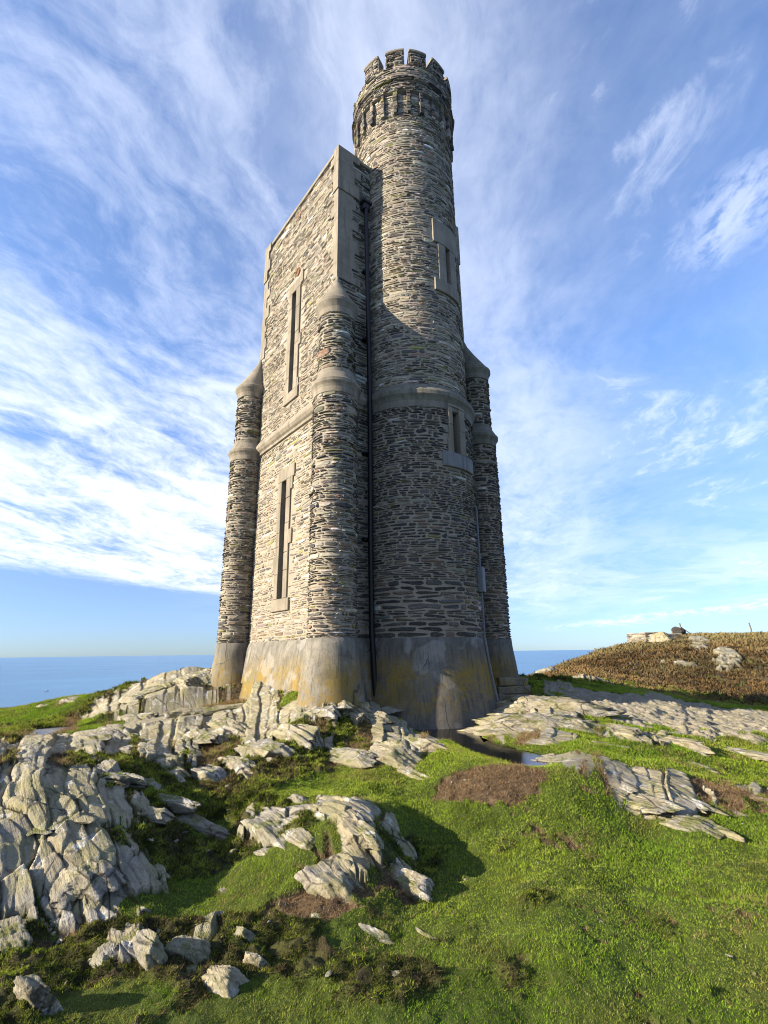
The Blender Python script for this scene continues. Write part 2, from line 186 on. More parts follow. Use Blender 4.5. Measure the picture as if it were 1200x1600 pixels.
# ---------------------------------------------------------------- object helpers
def tag(o, label=None, cat=None, group=None, kind=None):
    for k, v in (('label', label), ('category', cat), ('group', group), ('kind', kind)):
        if v: o[k] = v
    return o
def empty(name, loc):
    o = bpy.data.objects.new(name, None); COL.objects.link(o); o.location = loc; o.empty_display_size = .2
    return o
class Acc:
    """collects numpy vertices and faces and builds ONE mesh object"""
    def __init__(s): s.v = []; s.q = []; s.t = []; s.c = []; s.n = 0
    def add(s, v, quads=None, tris=None, mat=0, col=None):
        v = np.asarray(v, float).reshape(-1, 3)
        if quads is not None and len(quads): s.q.append((np.asarray(quads, np.int64).reshape(-1, 4)+s.n, mat))
        if tris is not None and len(tris): s.t.append((np.asarray(tris, np.int64).reshape(-1, 3)+s.n, mat))
        c = np.full((len(v), 3), .5) if col is None else np.broadcast_to(np.asarray(col, float), (len(v), 3))
        s.v.append(v); s.c.append(c); s.n += len(v)
        return s
    def build(s, name, mats, parent=None, smooth=False, loc=(0, 0, 0), attrs=None, col=True):
        v = np.concatenate(s.v)-np.asarray(loc, float)
        loops = []; tot = []; mi = []
        for a, m in s.q: loops.append(a.ravel()); tot.append(np.full(len(a), 4)); mi.append(np.full(len(a), m))
        for a, m in s.t: loops.append(a.ravel()); tot.append(np.full(len(a), 3)); mi.append(np.full(len(a), m))
        loops = np.concatenate(loops).astype(np.int32); tot = np.concatenate(tot).astype(np.int32); mi = np.concatenate(mi).astype(np.int32)
        me = bpy.data.meshes.new(name)
        me.vertices.add(len(v)); me.vertices.foreach_set('co', v.astype(np.float32).ravel())
        me.loops.add(len(loops)); me.loops.foreach_set('vertex_index', loops)
        me.polygons.add(len(tot)); me.polygons.foreach_set('loop_start', (np.cumsum(tot)-tot).astype(np.int32))
        me.polygons.foreach_set('material_index', mi)
        me.polygons.foreach_set('use_smooth', np.full(len(tot), smooth))
        if col:
            c = np.concatenate(s.c); a = me.attributes.new('Col', 'FLOAT_COLOR', 'POINT')
            a.data.foreach_set('color', np.concatenate([c, np.ones((len(c), 1))], 1).astype(np.float32).ravel())
        for k, d in (attrs or {}).items():
            a = me.attributes.new(k, 'FLOAT', 'POINT'); a.data.foreach_set('value', np.asarray(d, np.float32).ravel())
        me.update(calc_edges=True); me.validate()
        for m in mats: me.materials.append(m)
        o = bpy.data.objects.new(name, me); COL.objects.link(o)
        o.location = loc
        if parent is not None:
            o.parent = parent
            w = parent
            off = Vector((0, 0, 0))
            while w is not None: off += w.location; w = w.parent
            o.location = Vector(loc)-off
        return o
# ---------------------------------------------------------------- node helpers
class NT:
    def __init__(s, nt): s.nt = nt; nt.nodes.clear()
    def n(s, typ, ins=None, **kw):
        x = s.nt.nodes.new(typ)
        for k, v in kw.items(): setattr(x, k, v)
        for k, v in (ins or {}).items():
            if hasattr(v, 'is_output') or isinstance(v, bpy.types.NodeSocket): s.nt.links.new(v, x.inputs[k])
            else: x.inputs[k].default_value = v
        return x
    def m(s, op, a, b=None, c=None, clamp=False):
        i = {0: a}
        if b is not None: i[1] = b
        if c is not None: i[2] = c
        return s.n('ShaderNodeMath', i, operation=op, use_clamp=clamp).outputs[0]
    def mix(s, f, a, b, bt='MIX'):
        x = s.n('ShaderNodeMix', data_type='RGBA', blend_type=bt)
        for k, v in ((0, f), (6, a), (7, b)):
            if isinstance(v, bpy.types.NodeSocket): s.nt.links.new(v, x.inputs[k])
            elif k == 0: x.inputs[0].default_value = v
            else: x.inputs[k].default_value = tuple(v)+((1,) if len(v) == 3 else ())
        return x.outputs[2]
    def noise(s, vec, scale, detail=5, rough=.55, dist=0, **kw):
        return s.n('ShaderNodeTexNoise', {'Vector': vec, 'Scale': scale, 'Detail': detail, 'Roughness': rough, 'Distortion': dist}, **kw).outputs[0]
    def ramp(s, f, *st):
        x = s.n('ShaderNodeValToRGB', {0: f}); e = x.color_ramp.elements
        while len(e) < len(st): e.new(.5)
        for el, (p, c) in zip(e, st):
            el.position = p; el.color = (c, c, c, 1) if isinstance(c, (int, float)) else tuple(c)+(1,)
        return x.outputs[0]
    def ss(s, a, b, x):
        return s.n('ShaderNodeMapRange', {0: x, 1: a, 2: b, 3: 0., 4: 1.}, interpolation_type='SMOOTHSTEP').outputs[0]
def material(name):
    m = bpy.data.materials.new(name); m.use_nodes = True
    return m, NT(m.node_tree)
def finish(t, col, rough=.9, bump=None, bs=.3, bd=.02, spec=.3, extra=None):
    i = {'Base Color': col, 'Roughness': rough, 'Specular IOR Level': spec}
    if bump is not None:
        i['Normal'] = t.n('ShaderNodeBump', {'Height': bump, 'Strength': bs, 'Distance': bd}).outputs[0]
    i.update(extra or {})
    b = t.n('ShaderNodeBsdfPrincipled', i)
    t.n('ShaderNodeOutputMaterial', {'Surface': b.outputs[0]})
    return b
def rgb(c): return tuple(c)+(1,)
def pos(t): return t.n('ShaderNodeNewGeometry').outputs['Position']
def sep(t, v): return t.n('ShaderNodeSeparateXYZ', {0: v}).outputs

def mat_stone():
    m, t = material('slate_rubble'); p = pos(t)
    c = t.n('ShaderNodeAttribute', attribute_name='Col').outputs['Color']
    st = t.n('ShaderNodeMapping', {'Vector': p, 'Scale': (1, 1, 5)}).outputs[0]
    n1 = t.noise(st, 9, 6, .65); n2 = t.noise(p, 45, 4, .6); n3 = t.noise(p, 1.3, 3)
    c = t.mix(1., c, t.ramp(n1, (.25, .55), (.75, 1.5)), 'MULTIPLY')
    c = t.mix(t.m('MULTIPLY', t.ss(.55, .75, n2), .45), c, (.42, .4, .34))            # lichen and mortar smears
    c = t.mix(t.m('MULTIPLY', t.ss(.58, .72, n3), .3), c, (.2, .17, .07))
    h = t.m('ADD', t.m('MULTIPLY', n1, .7), t.m('MULTIPLY', n2, .3))
    finish(t, c, .82, h, .45, .012, .3); return m
def mat_mortar(name='lime_mortar', k=1.):
    m, t = material(name); p = pos(t)
    n1 = t.noise(p, 3, 5); n2 = t.noise(p, 60, 4, .7)
    c = t.mix(n1, tuple(x*k for x in (.245, .21, .16)), tuple(x*k for x in (.305, .27, .21))); c = t.mix(t.m('MULTIPLY', n2, .4), c, (.17, .145, .115))
    finish(t, c, .95, n2, .6, .02, .15); return m
def mat_concrete(name, a, b, dirty=.6, lichen=False, och=.75):
    m, t = material(name); p = pos(t)
    n1 = t.noise(p, 1.1, 6, .6, .4); n2 = t.noise(p, 7, 6, .65); n3 = t.noise(p, 90, 3, .7)
    st = t.noise(t.n('ShaderNodeMapping', {'Vector': p, 'Scale': (4, 4, .35)}).outputs[0], 2.2, 5, .6)
    c = t.mix(t.ss(.3, .7, n1), a, b)
    c = t.mix(t.m('MULTIPLY', t.ss(.45, .7, st), .55*dirty), c, tuple(x*.42 for x in a))
    c = t.mix(t.m('MULTIPLY', t.ss(.48, .66, n2), .5*dirty), c, tuple(x*.55 for x in b))
    c = t.mix(t.m('MULTIPLY', n3, .28), c, tuple(x*.5 for x in a))
    if lichen:
        z = sep(t, p)[2]
        l = t.noise(p, 1.6, 6, .65, .3); l2 = t.noise(p, 16, 5, .7)
        band = t.m('MULTIPLY', t.ss(.1, -.45, z), t.ss(-1.25, -.75, z))
        mk = t.m('MULTIPLY', t.ss(.40, .58, t.m('ADD', t.m('MULTIPLY', l, .6), t.m('MULTIPLY', l2, .4))), band)
        c = t.mix(t.m('MULTIPLY', mk, och), c, t.mix(t.noise(p, 2.5), (.26, .145, .02), (.14, .125, .028)))
        pat = t.ss(.56, .6, t.noise(p, 1.25, 3, .5, .5))
        c = t.mix(t.m('MULTIPLY', pat, .35), c, (.3, .29, .27))
        c = t.mix(t.m('MULTIPLY', t.ss(.5, .66, t.noise(p, 1.1, 7, .7)), .55), c, (.06, .058, .05))
        drip = t.noise(t.n('ShaderNodeMapping', {'Vector': p, 'Scale': (9, 9, .5)}).outputs[0], 1.6, 6, .65)
        c = t.mix(t.m('MULTIPLY', t.ss(.52, .68, drip), .6), c, (.05, .047, .038))
        spk = t.noise(p, 38, 5, .75); c = t.mix(t.m('MULTIPLY', t.ss(.52, .66, spk), .55), c, (.05, .047, .04))
        ck = t.n('ShaderNodeTexVoronoi', {'Vector': t.mix(.12, p, t.n('ShaderNodeTexNoise', {'Vector': p, 'Scale': 4.}).outputs['Color'], 'ADD'), 'Scale': .9}, feature='DISTANCE_TO_EDGE').outputs[0]
        ck = t.m('MULTIPLY', t.ss(.012, .0, ck), t.ss(.5, .6, t.noise(p, 1.3, 2))); c = t.mix(t.m('MULTIPLY', ck, .8), c, (.03, .028, .025))
        n3 = t.m('ADD', t.m('MULTIPLY', spk, 1.2), t.m('MULTIPLY', n3, .4))
    h = t.m('ADD', t.m('MULTIPLY', n2, .6), t.m('MULTIPLY', n3, .4))
    finish(t, c, .92, h, .5, .02, .2); return m
def mat_plain(name, col, rough=.6, var=.3, spec=.3, scale=20):
    m, t = material(name); p = pos(t); n = t.noise(p, scale, 4)
    finish(t, t.mix(t.m('MULTIPLY', n, var*2), col, tuple(x*.4 for x in col)), rough, n, .15, .01, spec); return m

def rock_color(t, p):
    """grey and cream slate: thin dipping beds, greenish lichen, white crusts, dark pits"""
    dot = lambda v: t.n('ShaderNodeVectorMath', {0: p, 1: v}, operation='DOT_PRODUCT').outputs['Value']
    cm = lambda a, b, c: t.n('ShaderNodeCombineXYZ', {0: t.m('MULTIPLY', dot((.53, -.848, 0)), a), 1: t.m('MULTIPLY', dot((.72, .45, .53)), b), 2: t.m('MULTIPLY', dot((-.45, -.28, .85)), c)}).outputs[0]
    nb = t.noise(cm(1.3, 13, 2.2), 1.3, 8, .62, .5); nbf = t.noise(cm(3, 40, 6), 1.6, 5, .65, .3)
    n1 = t.noise(p, 1.5, 5, .6); n2 = t.noise(p, 13, 7, .7); n3 = t.noise(p, 60, 4, .7); n4 = t.noise(p, 4.2, 6, .65)
    c = t.ramp(nb, (.25, (.10, .083, .052)), (.45, (.245, .208, .135)), (.72, (.40, .35, .245)))
    c = t.mix(t.m('MULTIPLY', t.ss(.42, .60, n1), .6), c, (.22, .215, .205))
    c = t.mix(t.m('MULTIPLY', t.ss(.42, .58, n4), .65), c, (.215, .20, .095))            # greenish lichen
    c = t.mix(t.m('MULTIPLY', t.ss(.55, .63, t.noise(p, 6.5, 7, .74)), .85), c, (.58, .56, .50))   # white crusts
    c = t.mix(t.m('MULTIPLY', t.ss(.53, .66, n2), .62), c, (.085, .075, .055))
    c = t.mix(t.m('MULTIPLY', t.ss(.50, .62, n3), .42), c, (.10, .09, .07))
    c = t.mix(t.m('MULTIPLY', t.ss(.40, .30, nbf), .55), c, (.07, .06, .045))
    ed = t.n('ShaderNodeTexVoronoi', {'Vector': cm(1.6, 3.6, 2.4), 'Scale': 1.}, feature='DISTANCE_TO_EDGE').outputs[0]
    crack = t.m('MULTIPLY', t.ss(.03, .0, t.m('ADD', ed, t.m('MULTIPLY', t.m('SUBTRACT', n2, .5), .08))), t.ss(.45, .6, t.noise(p, 2.3, 3)))
    c = t.mix(t.m('MULTIPLY', crack, .8), c, (.04, .035, .03))
    h = t.m('ADD', t.m('ADD', t.m('MULTIPLY', nb, .6), t.m('MULTIPLY', nbf, .30)), t.m('ADD', t.m('MULTIPLY', n2, .42), t.m('MULTIPLY', n3, .14)))
    h = t.m('SUBTRACT', h, t.m('MULTIPLY', crack, .35))
    return c, h
def mat_rock():
    m, t = material('slate_rock'); p = pos(t)
    c, h = rock_color(t, p)
    nz = sep(t, t.n('ShaderNodeNewGeometry').outputs['Normal'])[2]
    mo = t.m('MULTIPLY', t.ss(.50, .60, t.noise(p, 4.2, 7, .72)), t.ss(.4, .85, nz))
    c = t.mix(t.m('MULTIPLY', mo, .8), c, t.mix(t.noise(p, 30), (.05, .065, .012), (.14, .14, .03)))
    finish(t, c, .88, h, 1., .05, .25); return m
def mat_ground():
    m, t = material('moor_ground'); p = pos(t)
    at = lambda k: t.n('ShaderNodeAttribute', attribute_name=k).outputs['Fac']
    rc, rh = rock_color(t, p)
    n1 = t.noise(p, 1.6, 5, .6); n2 = t.noise(p, 14, 5, .65); n3 = t.noise(p, 70, 4, .7)
    g = t.mix(t.ss(.3, .7, n1), (.045, .07, .009), (.095, .12, .018)); g = t.mix(t.m('MULTIPLY', n2, .8), g, (.03, .04, .008))
    mo = t.mix(t.ss(.35, .65, n2), (.018, .016, .008), (.06, .06, .016)); mo = t.mix(t.ss(.5, .7, n1), mo, (.06, .042, .02))
    so = t.mix(t.ss(.3, .7, n2), (.05, .034, .022), (.17, .12, .07)); so = t.mix(t.m('MULTIPLY', n3, .6), so, (.035, .025, .018))
    gv = t.mix(t.ss(.35, .65, n3), (.09, .08, .06), (.38, .33, .25)); gv = t.mix(t.m('MULTIPLY', t.ss(.4, .6, n2), .5), gv, (.26, .235, .19))
    c = t.mix(at('moss'), g, mo); c = t.mix(at('soil'), c, so); c = t.mix(at('gravel'), c, t.mix(.55, gv, rc))
    he = t.mix(t.ss(.3, .7, n1), (.045, .03, .017), (.10, .075, .035)); c = t.mix(at('heath'), c, he)
    c = t.mix(at('rock'), c, rc)
    gh = t.m('ADD', t.m('MULTIPLY', n2, .5), t.m('MULTIPLY', n3, .5))
    h = t.n('ShaderNodeMix', {0: at('rock'), 2: gh, 3: rh}, data_type='FLOAT').outputs[0]
    finish(t, c, .95, h, .9, .04, .15); return m
def mat_leaf(name, trans=.35):
    m, t = material(name)
    c = t.n('ShaderNodeAttribute', attribute_name='Col').outputs['Color']
    d = t.n('ShaderNodeBsdfDiffuse', {0: c}); tr = t.n('ShaderNodeBsdfTranslucent', {0: c})
    x = t.n('ShaderNodeMixShader', {0: trans, 1: d.outputs[0], 2: tr.outputs[0]})
    t.n('ShaderNodeOutputMaterial', {0: x.outputs[0]}); return m
STONE = mat_stone(); MORTAR = mat_mortar(); MORTAR_SHADED = mat_mortar('shaded_side_mortar', .9)  # darker mortar copy has the shade of the lower turret painted in
CONC = mat_concrete('cement_render', (.185, .16, .12), (.27, .235, .18), 1.)
PLINTH_SHADED = mat_concrete('shaded_stained_plinth_render', (.095, .09, .075), (.165, .15, .125), 1., True, .95)  # shade of turret and right buttress is put into this darker plinth colour
CONC_SHADED = mat_concrete('mossy_shaded_cement_render', (.12, .115, .085), (.19, .175, .14), 1.)  # mossy tint, plus the shaded side's darkness mixed into the colour
PLINTH = mat_concrete('stained_plinth_render', (.145, .135, .112), (.25, .228, .185), 1., True, .85)
SILL = mat_concrete('pale_sill_stone', (.15, .15, .145), (.25, .25, .24), 1.)
DARK = mat_plain('dark_opening', (.035, .026, .02), .8)
VOID = mat_plain('black_opening', (.008, .008, .009), .6)
PIPE = mat_plain('black_painted_iron', (.004, .004, .005), .5, .3, .35)
GREY = mat_plain('grey_plastic', (.13, .14, .15), .6)
TERRA = mat_plain('terracotta', (.22, .1, .05), .8)
ROCK = mat_rock(); GROUND = mat_ground(); LEAF = mat_leaf('turf_blades'); HEATHM = mat_leaf('heather_sprigs', .2)

# ---------------------------------------------------------------- terrain with cover classes
def cover(x, y):
    """weights rock, moss, soil, gravel, heath (bare turf where all are zero)"""
    sc = {}
    wx = x+.5*fbm2(x*.9, y*.9, 3, 91)*np.minimum(1, np.hypot(x, y)*.12); wy = y+.5*fbm2(x*.9+40, y*.9, 3, 92)*np.minimum(1, np.hypot(x, y)*.12)
    for c in 'RMSGB': sc[c] = np.zeros_like(x)
    for (cx, cy, rx, ry, c, s) in SPLAT:
        L = math.hypot(cx, cy); ux, uy = cy/L, -cx/L          # across the view from the path, and away from it
        dx, dy = wx-cx, wy-cy
        a = (dx*ux+dy*uy)/rx; b = (dx*cx+dy*cy)/L/ry
        sc[c] = np.maximum(sc[c], s*np.clip(1.35-(a*a+b*b), 0, 1.2))
    fade = np.clip(6/np.maximum(np.hypot(x, y), .1), .12, 1)
    q1 = fbm2(x*2.3*np.sqrt(fade), y*2.3*np.sqrt(fade), 5, 5); q2 = fbm2(x*3.1+9, y*3.1, 5, 6); q3 = fbm2(x*4+3, y*4, 4, 8)
    rk = sc['R']+1.5*q1; mo = sc['M']+1.1*q2; so = sc['S']*.9+1.3*q3+.9*fbm2(x*13, y*13, 4, 9); gv = sc['G']+.8*q2; tf = .33+1.*sc['B']+.5*q3
    far = sstep(15, 19, np.hypot(x, y)); 
    heath = far*sstep(-3, 3, x-.0*y)*sstep(.0, .25, q2+.35)
    kk = np.clip(np.hypot(x, y)/7, .75, 3); sk0, sk1 = np.where(x < 1, .76, .53), np.where(x < 1, -.65, -.848); uu = x*sk0+y*sk1+.12*fbm2(x*2, y*2, 3, 31); vv = -x*sk1+y*sk0+.12*fbm2(x*2+7, y*2, 3, 32)
    e1, e2, ei = voro(uu/(.85*kk), vv/(.30*kk), 41)[:3]
    h1, h2, hi = voro(uu/(.34*kk)+3, vv/(.12*kk), 47)[:3]
    gate = np.clip(sc['R']*2.2, 0, 1)
    sol = 1-.85*np.clip((sc['R']-1.15)/.35, 0, 1)
    rk = rk+gate*(.75*sol*(ei-.5)+.6*(hi-.5)-.7*sol*sstep(.19, .02, e2-e1)-.35*sol*sstep(.18, .02, h2-h1)+.12*np.clip(sc['R']-.9, 0, 1))-.6*(1-gate)
    rkm = sstep(-.02, .06, rk-np.maximum.reduce([mo*.85, so*.85, tf]))
    gvm = sstep(0, .15, gv-np.maximum(tf, .3))*(1-rkm)
    som = np.maximum(sstep(0, .25, so-np.maximum(tf, mo*.9)), .9*gate*sol*sstep(.13, .04, e2-e1)*sstep(.3, .6, sc['R']))
    mom = sstep(-.02, .22, mo-tf)
    return rkm*np.where(far > .5, sstep(.35, .6, sc['R']), 1), mom*(1-far*.6), som*(1-far), gvm, heath
def height(x, y, detail=True):
    h = base_h(x, y); r = np.hypot(x, y)
    rk, mo, so, gv, he = cover(x, y)
    dry = 1-.9*np.exp(-(((x-1.75)/1.5)**2+((y-7.8)/1.7)**2))-.9*np.exp(-(((x+7.4)/1.6)**2+((y-11.2)/.8)**2))
    dry = np.clip(dry, .05, 1)
    k = np.clip(r/7, .75, 3)                        # relief grows with distance like the features the photo shows
    h = h+fbm2(x*.9, y*.9, 4, 21)*.13*dry*np.clip(r/5, .5, 2.2)
    sk0, sk1 = np.where(x < 1, .76, .53), np.where(x < 1, -.65, -.848); u = x*sk0+y*sk1; w = -x*sk1+y*sk0
    u2 = u+.12*fbm2(x*2, y*2, 3, 31); w2 = w+.12*fbm2(x*2+7, y*2, 3, 32)
    f1, f2, i1, ox, oy = voro(u2/(.85*k), w2/(.30*k), 41)
    b1 = (i1-.45)*.09+ox*.12*(hsh(np.floor(i1*1e4), i1*0, i1*0, 3)-.5)+oy*.14*(hsh(np.floor(i1*1e4), i1*0, i1*0, 4)-.45)
    c1 = sstep(.10, 0, f2-f1)
    g1, g2, j1, px_, py_ = voro(u2/(.34*k)+3, w2/(.12*k), 47)
    b2 = (j1-.5)*.05+py_*.06*(hsh(np.floor(j1*1e4), j1*0, j1*0, 4)-.2)+px_*.05*(hsh(np.floor(j1*1e4), j1*0, j1*0, 5)-.5)
    c2 = sstep(.12, 0, g2-g1)
    calm = 1-.55*np.exp(-(((x+3.4)/1.9)**2+((y-5.3)/1.5)**2))
    rock = (.03+calm*b1-.05*c1+calm*b2-.015*c2+fbm2(u2*2.5, w2*5, 5, 33)*.07+fbm2(u2*9, w2*24, 3, 36)*.014)*np.minimum(k, 1.15)*(1-.42*sstep(6.5, 9.5, r)*sstep(1.5, -.5, x))
    h = h+rk*(1-gv)*rock*np.clip(dry+.25, 0, 1)
    m = np.clip(mo*(1-rk), 0, 1)
    cu = voro(x*7.5+.6*fbm2(x*4, y*4, 2, 3), y*7.5, 51)[0]
    h = h+m*((.06-.09*cu)+fbm2(x*3.2, y*3.2, 4, 52)*.15+fbm2(x*16, y*16, 3, 53)*.035)*np.clip(k, .75, 1.6)
    g = np.clip(1-mo-rk-gv, 0, 1)
    h = h+g*(fbm2(x*3, y*3, 4, 54)*.07+fbm2(x*13, y*13, 3, 55)*.022)*np.clip(dry+.3, 0, 1)
    h = h+np.clip(so, 0, 1)*(1-rk)*(fbm2(x*10, y*10, 4, 56)*.05-.035)
    h = h+gv*(fbm2(x*6, y*6, 4, 57)*.09+fbm2(u*7, w*22, 4, 58)*.10+b2*.8)
    h = h+he*(1-rk)*(voro(x*1.4, y*1.4, 59)[0]*-.25+.1+fbm2(x*.35, y*.35, 4, 60)*.35-.12)
    return h, (rk, mo, so, gv, he)
POOLA = [(0.08, 9.13), (0.65, 9.79), (1.07, 9.42), (1.47, 9.23), (1.71, 8.71), (1.7, 8.27), (1.41, 8.17), (1.53, 7.72), (1.7, 7.41), (1.74, 7.13), (1.92, 6.9), (2.05, 6.69), (1.93, 6.41), (1.72, 6.12), (1.51, 6.16), (1.3, 6.52), (1.11, 7.0), (0.92, 7.77), (0.67, 8.35)]
PONDA = [(-7.51, 11.14), (-7.19, 11.48), (-6.61, 11.61), (-6.38, 11.04), (-6.39, 10.63), (-6.28, 10.16), (-6.65, 10.26)]

def poly_sd(x, y, P):
    """signed distance to a closed outline, negative inside"""
    P = np.array(P); d = np.full(x.shape, 1e9); ins = np.zeros(x.shape, bool)
    for i in range(len(P)):
        a, b = P[i], P[(i+1) % len(P)]; e = b-a
        t = np.clip(((x-a[0])*e[0]+(y-a[1])*e[1])/(e@e), 0, 1); d = np.minimum(d, np.hypot(x-a[0]-t*e[0], y-a[1]-t*e[1]))
        c = ((a[1] > y) != (b[1] > y)); xi = a[0]+(y-a[1])*e[0]/(e[1] if e[1] else 1e-9); ins ^= c & (x < xi)
    return np.where(ins, -d, d)
WA, WB = -1.262, -1.47
def carve(x, y, h):
    for P, w in ((POOLA, WA), (PONDA, WB)):
        c = np.mean(P, 0); m = np.hypot(x-c[0], y-c[1]) < 5
        xs, ys = x[m], y[m]; d = poly_sd(xs, ys, P)+.10*fbm2(xs*5, ys*5, 4, 97); hh = h[m]
        lo = w+np.clip(d*.22, -.14, .05); k = sstep(1.1, .25, d)
        hh = np.where(d < 0, np.minimum(hh, lo), np.where(d < 1.1, np.maximum(hh, lo+.3*np.maximum(hh-w, 0))*k+hh*(1-k), hh))
        if w == WB: hh = np.where((d > 0) & (d < 3.6) & (np.hypot(xs, ys) < 12.2), np.minimum(hh, w+.05+.13*d), hh)
        h[m] = hh
    return h
az = np.concatenate([np.linspace(-1.9, -.86, 70, endpoint=False), np.linspace(-.86, .86, 1000), np.linspace(.86, 1.9, 71)[1:]])
rr = np.concatenate([np.exp(np.linspace(math.log(.7), math.log(2.4), 40, endpoint=False)), np.exp(np.linspace(math.log(2.4), math.log(16), 760, endpoint=False)), np.exp(np.linspace(math.log(16), math.log(60), 200, endpoint=False)), np.exp(np.linspace(math.log(60), math.log(330), 30))])
AZ, RR = np.meshgrid(az, rr)
GX = RR*np.sin(AZ); GY = RR*np.cos(AZ)
GH, GC = height(GX, GY)
GH = carve(GX, GY, GH)
nr, na = GX.shape
def grid_faces(nr, na):
    i = np.arange(nr*na).reshape(nr, na)
    return np.stack([i[:-1, :-1], i[:-1, 1:], i[1:, 1:], i[1:, :-1]], -1).reshape(-1, 4)
acc = Acc(); acc.add(np.stack([GX, GY, GH], -1).reshape(-1, 3), quads=grid_faces(nr, na)[:, ::-1])
ground = acc.build('ground', [GROUND], smooth=True, col=False, attrs=dict(zip(('rock', 'moss', 'soil', 'gravel', 'heath'), GC)))
tag(ground, kind='structure')
LR = np.log(rr)
def gz(x, y):
    """height and cover of the built ground by bilinear lookup"""
    x = np.asarray(x, float); y = np.asarray(y, float)
    ia = np.interp(np.arctan2(x, y), az, np.arange(na)); ir = np.interp(np.log(np.maximum(np.hypot(x, y), .71)), LR, np.arange(nr))
    a0 = np.clip(ia.astype(int), 0, na-2); r0 = np.clip(ir.astype(int), 0, nr-2); fa = ia-a0; fr = ir-r0
    f = lambda A: (A[r0, a0]*(1-fa)+A[r0, a0+1]*fa)*(1-fr)+(A[r0+1, a0]*(1-fa)+A[r0+1, a0+1]*fa)*fr
    return f(GH), [f(c) for c in GC]

# ---------------------------------------------------------------- sea, pools
def mat_water(name, col, rough, scale, strength, spec=.5):
    m, t = material(name); p = pos(t)
    n = t.m('ADD', t.noise(t.n('ShaderNodeMapping', {'Vector': p, 'Rotation': (0, 0, .5), 'Scale': (1, 2.6, 1)}).outputs[0], scale, 6, .65), t.noise(p, scale*.13, 4, .6))
    v = t.mix(t.ss(.35, .65, t.noise(p, scale*.012, 5, .6)), col, tuple(x*1.22 for x in col))
    finish(t, v, rough, n, strength, 1/scale, spec, {'IOR': 1.333}); return m
SEA = mat_water('sea_water', (.085, .19, .31), .4, .12, .5)
POOL = mat_water('peaty_pool_water', (.004, .004, .0035), .02, 9., .03)
POND = mat_water('pale_pond_water', (.22, .22, .23), .12, 9., .08)
a = Acc(); s = 90000.; a.add([(-s, -s, -102), (s, -s, -102), (s, s, -102), (-s, s, -102)], quads=[(0, 1, 2, 3)])
tag(a.build('sea', [SEA], col=False), kind='structure')
def pool(name, P, z, mat):
    P = np.array(P); c = P.mean(0); n = len(P)
    v = np.concatenate([c+(P-c)*(1+.16/np.linalg.norm(P-c, axis=1)[:, None]), [c]]); v = np.column_stack([v, np.full(n+1, z)])
    i = np.arange(n); a = Acc(); a.add(v, tris=np.stack([(i+1) % n, i, np.full(n, n)], 1))
    tag(a.build(name, [mat], col=False), kind='structure')
pool('pool', POOLA, WA, POOL)
pool('pond', PONDA, WB, POND)

# ---------------------------------------------------------------- the tower
P1 = np.array([-.9595, 9.1613]); D1 = np.array([-.61214, .79075]); D2 = np.array([.79075, .61214])
LL, WW = 3.974, 3.952
P2 = P1+LL*D1; P3 = P1+WW*D2; P4 = P2+WW*D2
T = np.array([.678, 10.6]); RU, RL = 1.278, 1.349
ZB, ZT = .24, 11.74
def wallmap(P, D, N):
    def f(u, v, d):
        return np.stack([P[0]+D[0]*u+N[0]*d, P[1]+D[1]*u+N[1]*d, v+0*u], -1)
    return f
def cylmap(C, Rad):
    """u = angle (radians, 0 toward the viewer's path, growing to the right) times the radius"""
    def f(u, v, d):
        a = u/Rad; r = Rad+d
        return np.stack([C[0]+np.sin(a)*r, C[1]-np.cos(a)*r, v+0*u], -1)
    return f
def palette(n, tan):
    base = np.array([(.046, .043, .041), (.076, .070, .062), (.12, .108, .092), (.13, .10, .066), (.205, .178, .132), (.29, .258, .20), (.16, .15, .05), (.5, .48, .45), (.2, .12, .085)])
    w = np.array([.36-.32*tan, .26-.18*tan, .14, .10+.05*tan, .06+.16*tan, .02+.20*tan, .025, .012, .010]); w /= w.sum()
    c = base[rng.choice(len(base), n, p=w)]*(.64+.41*tan)  # low tan: darker slate, plus shade of unlit walls in the colour
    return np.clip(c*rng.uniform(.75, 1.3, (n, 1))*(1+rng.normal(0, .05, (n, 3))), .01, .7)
K = 10
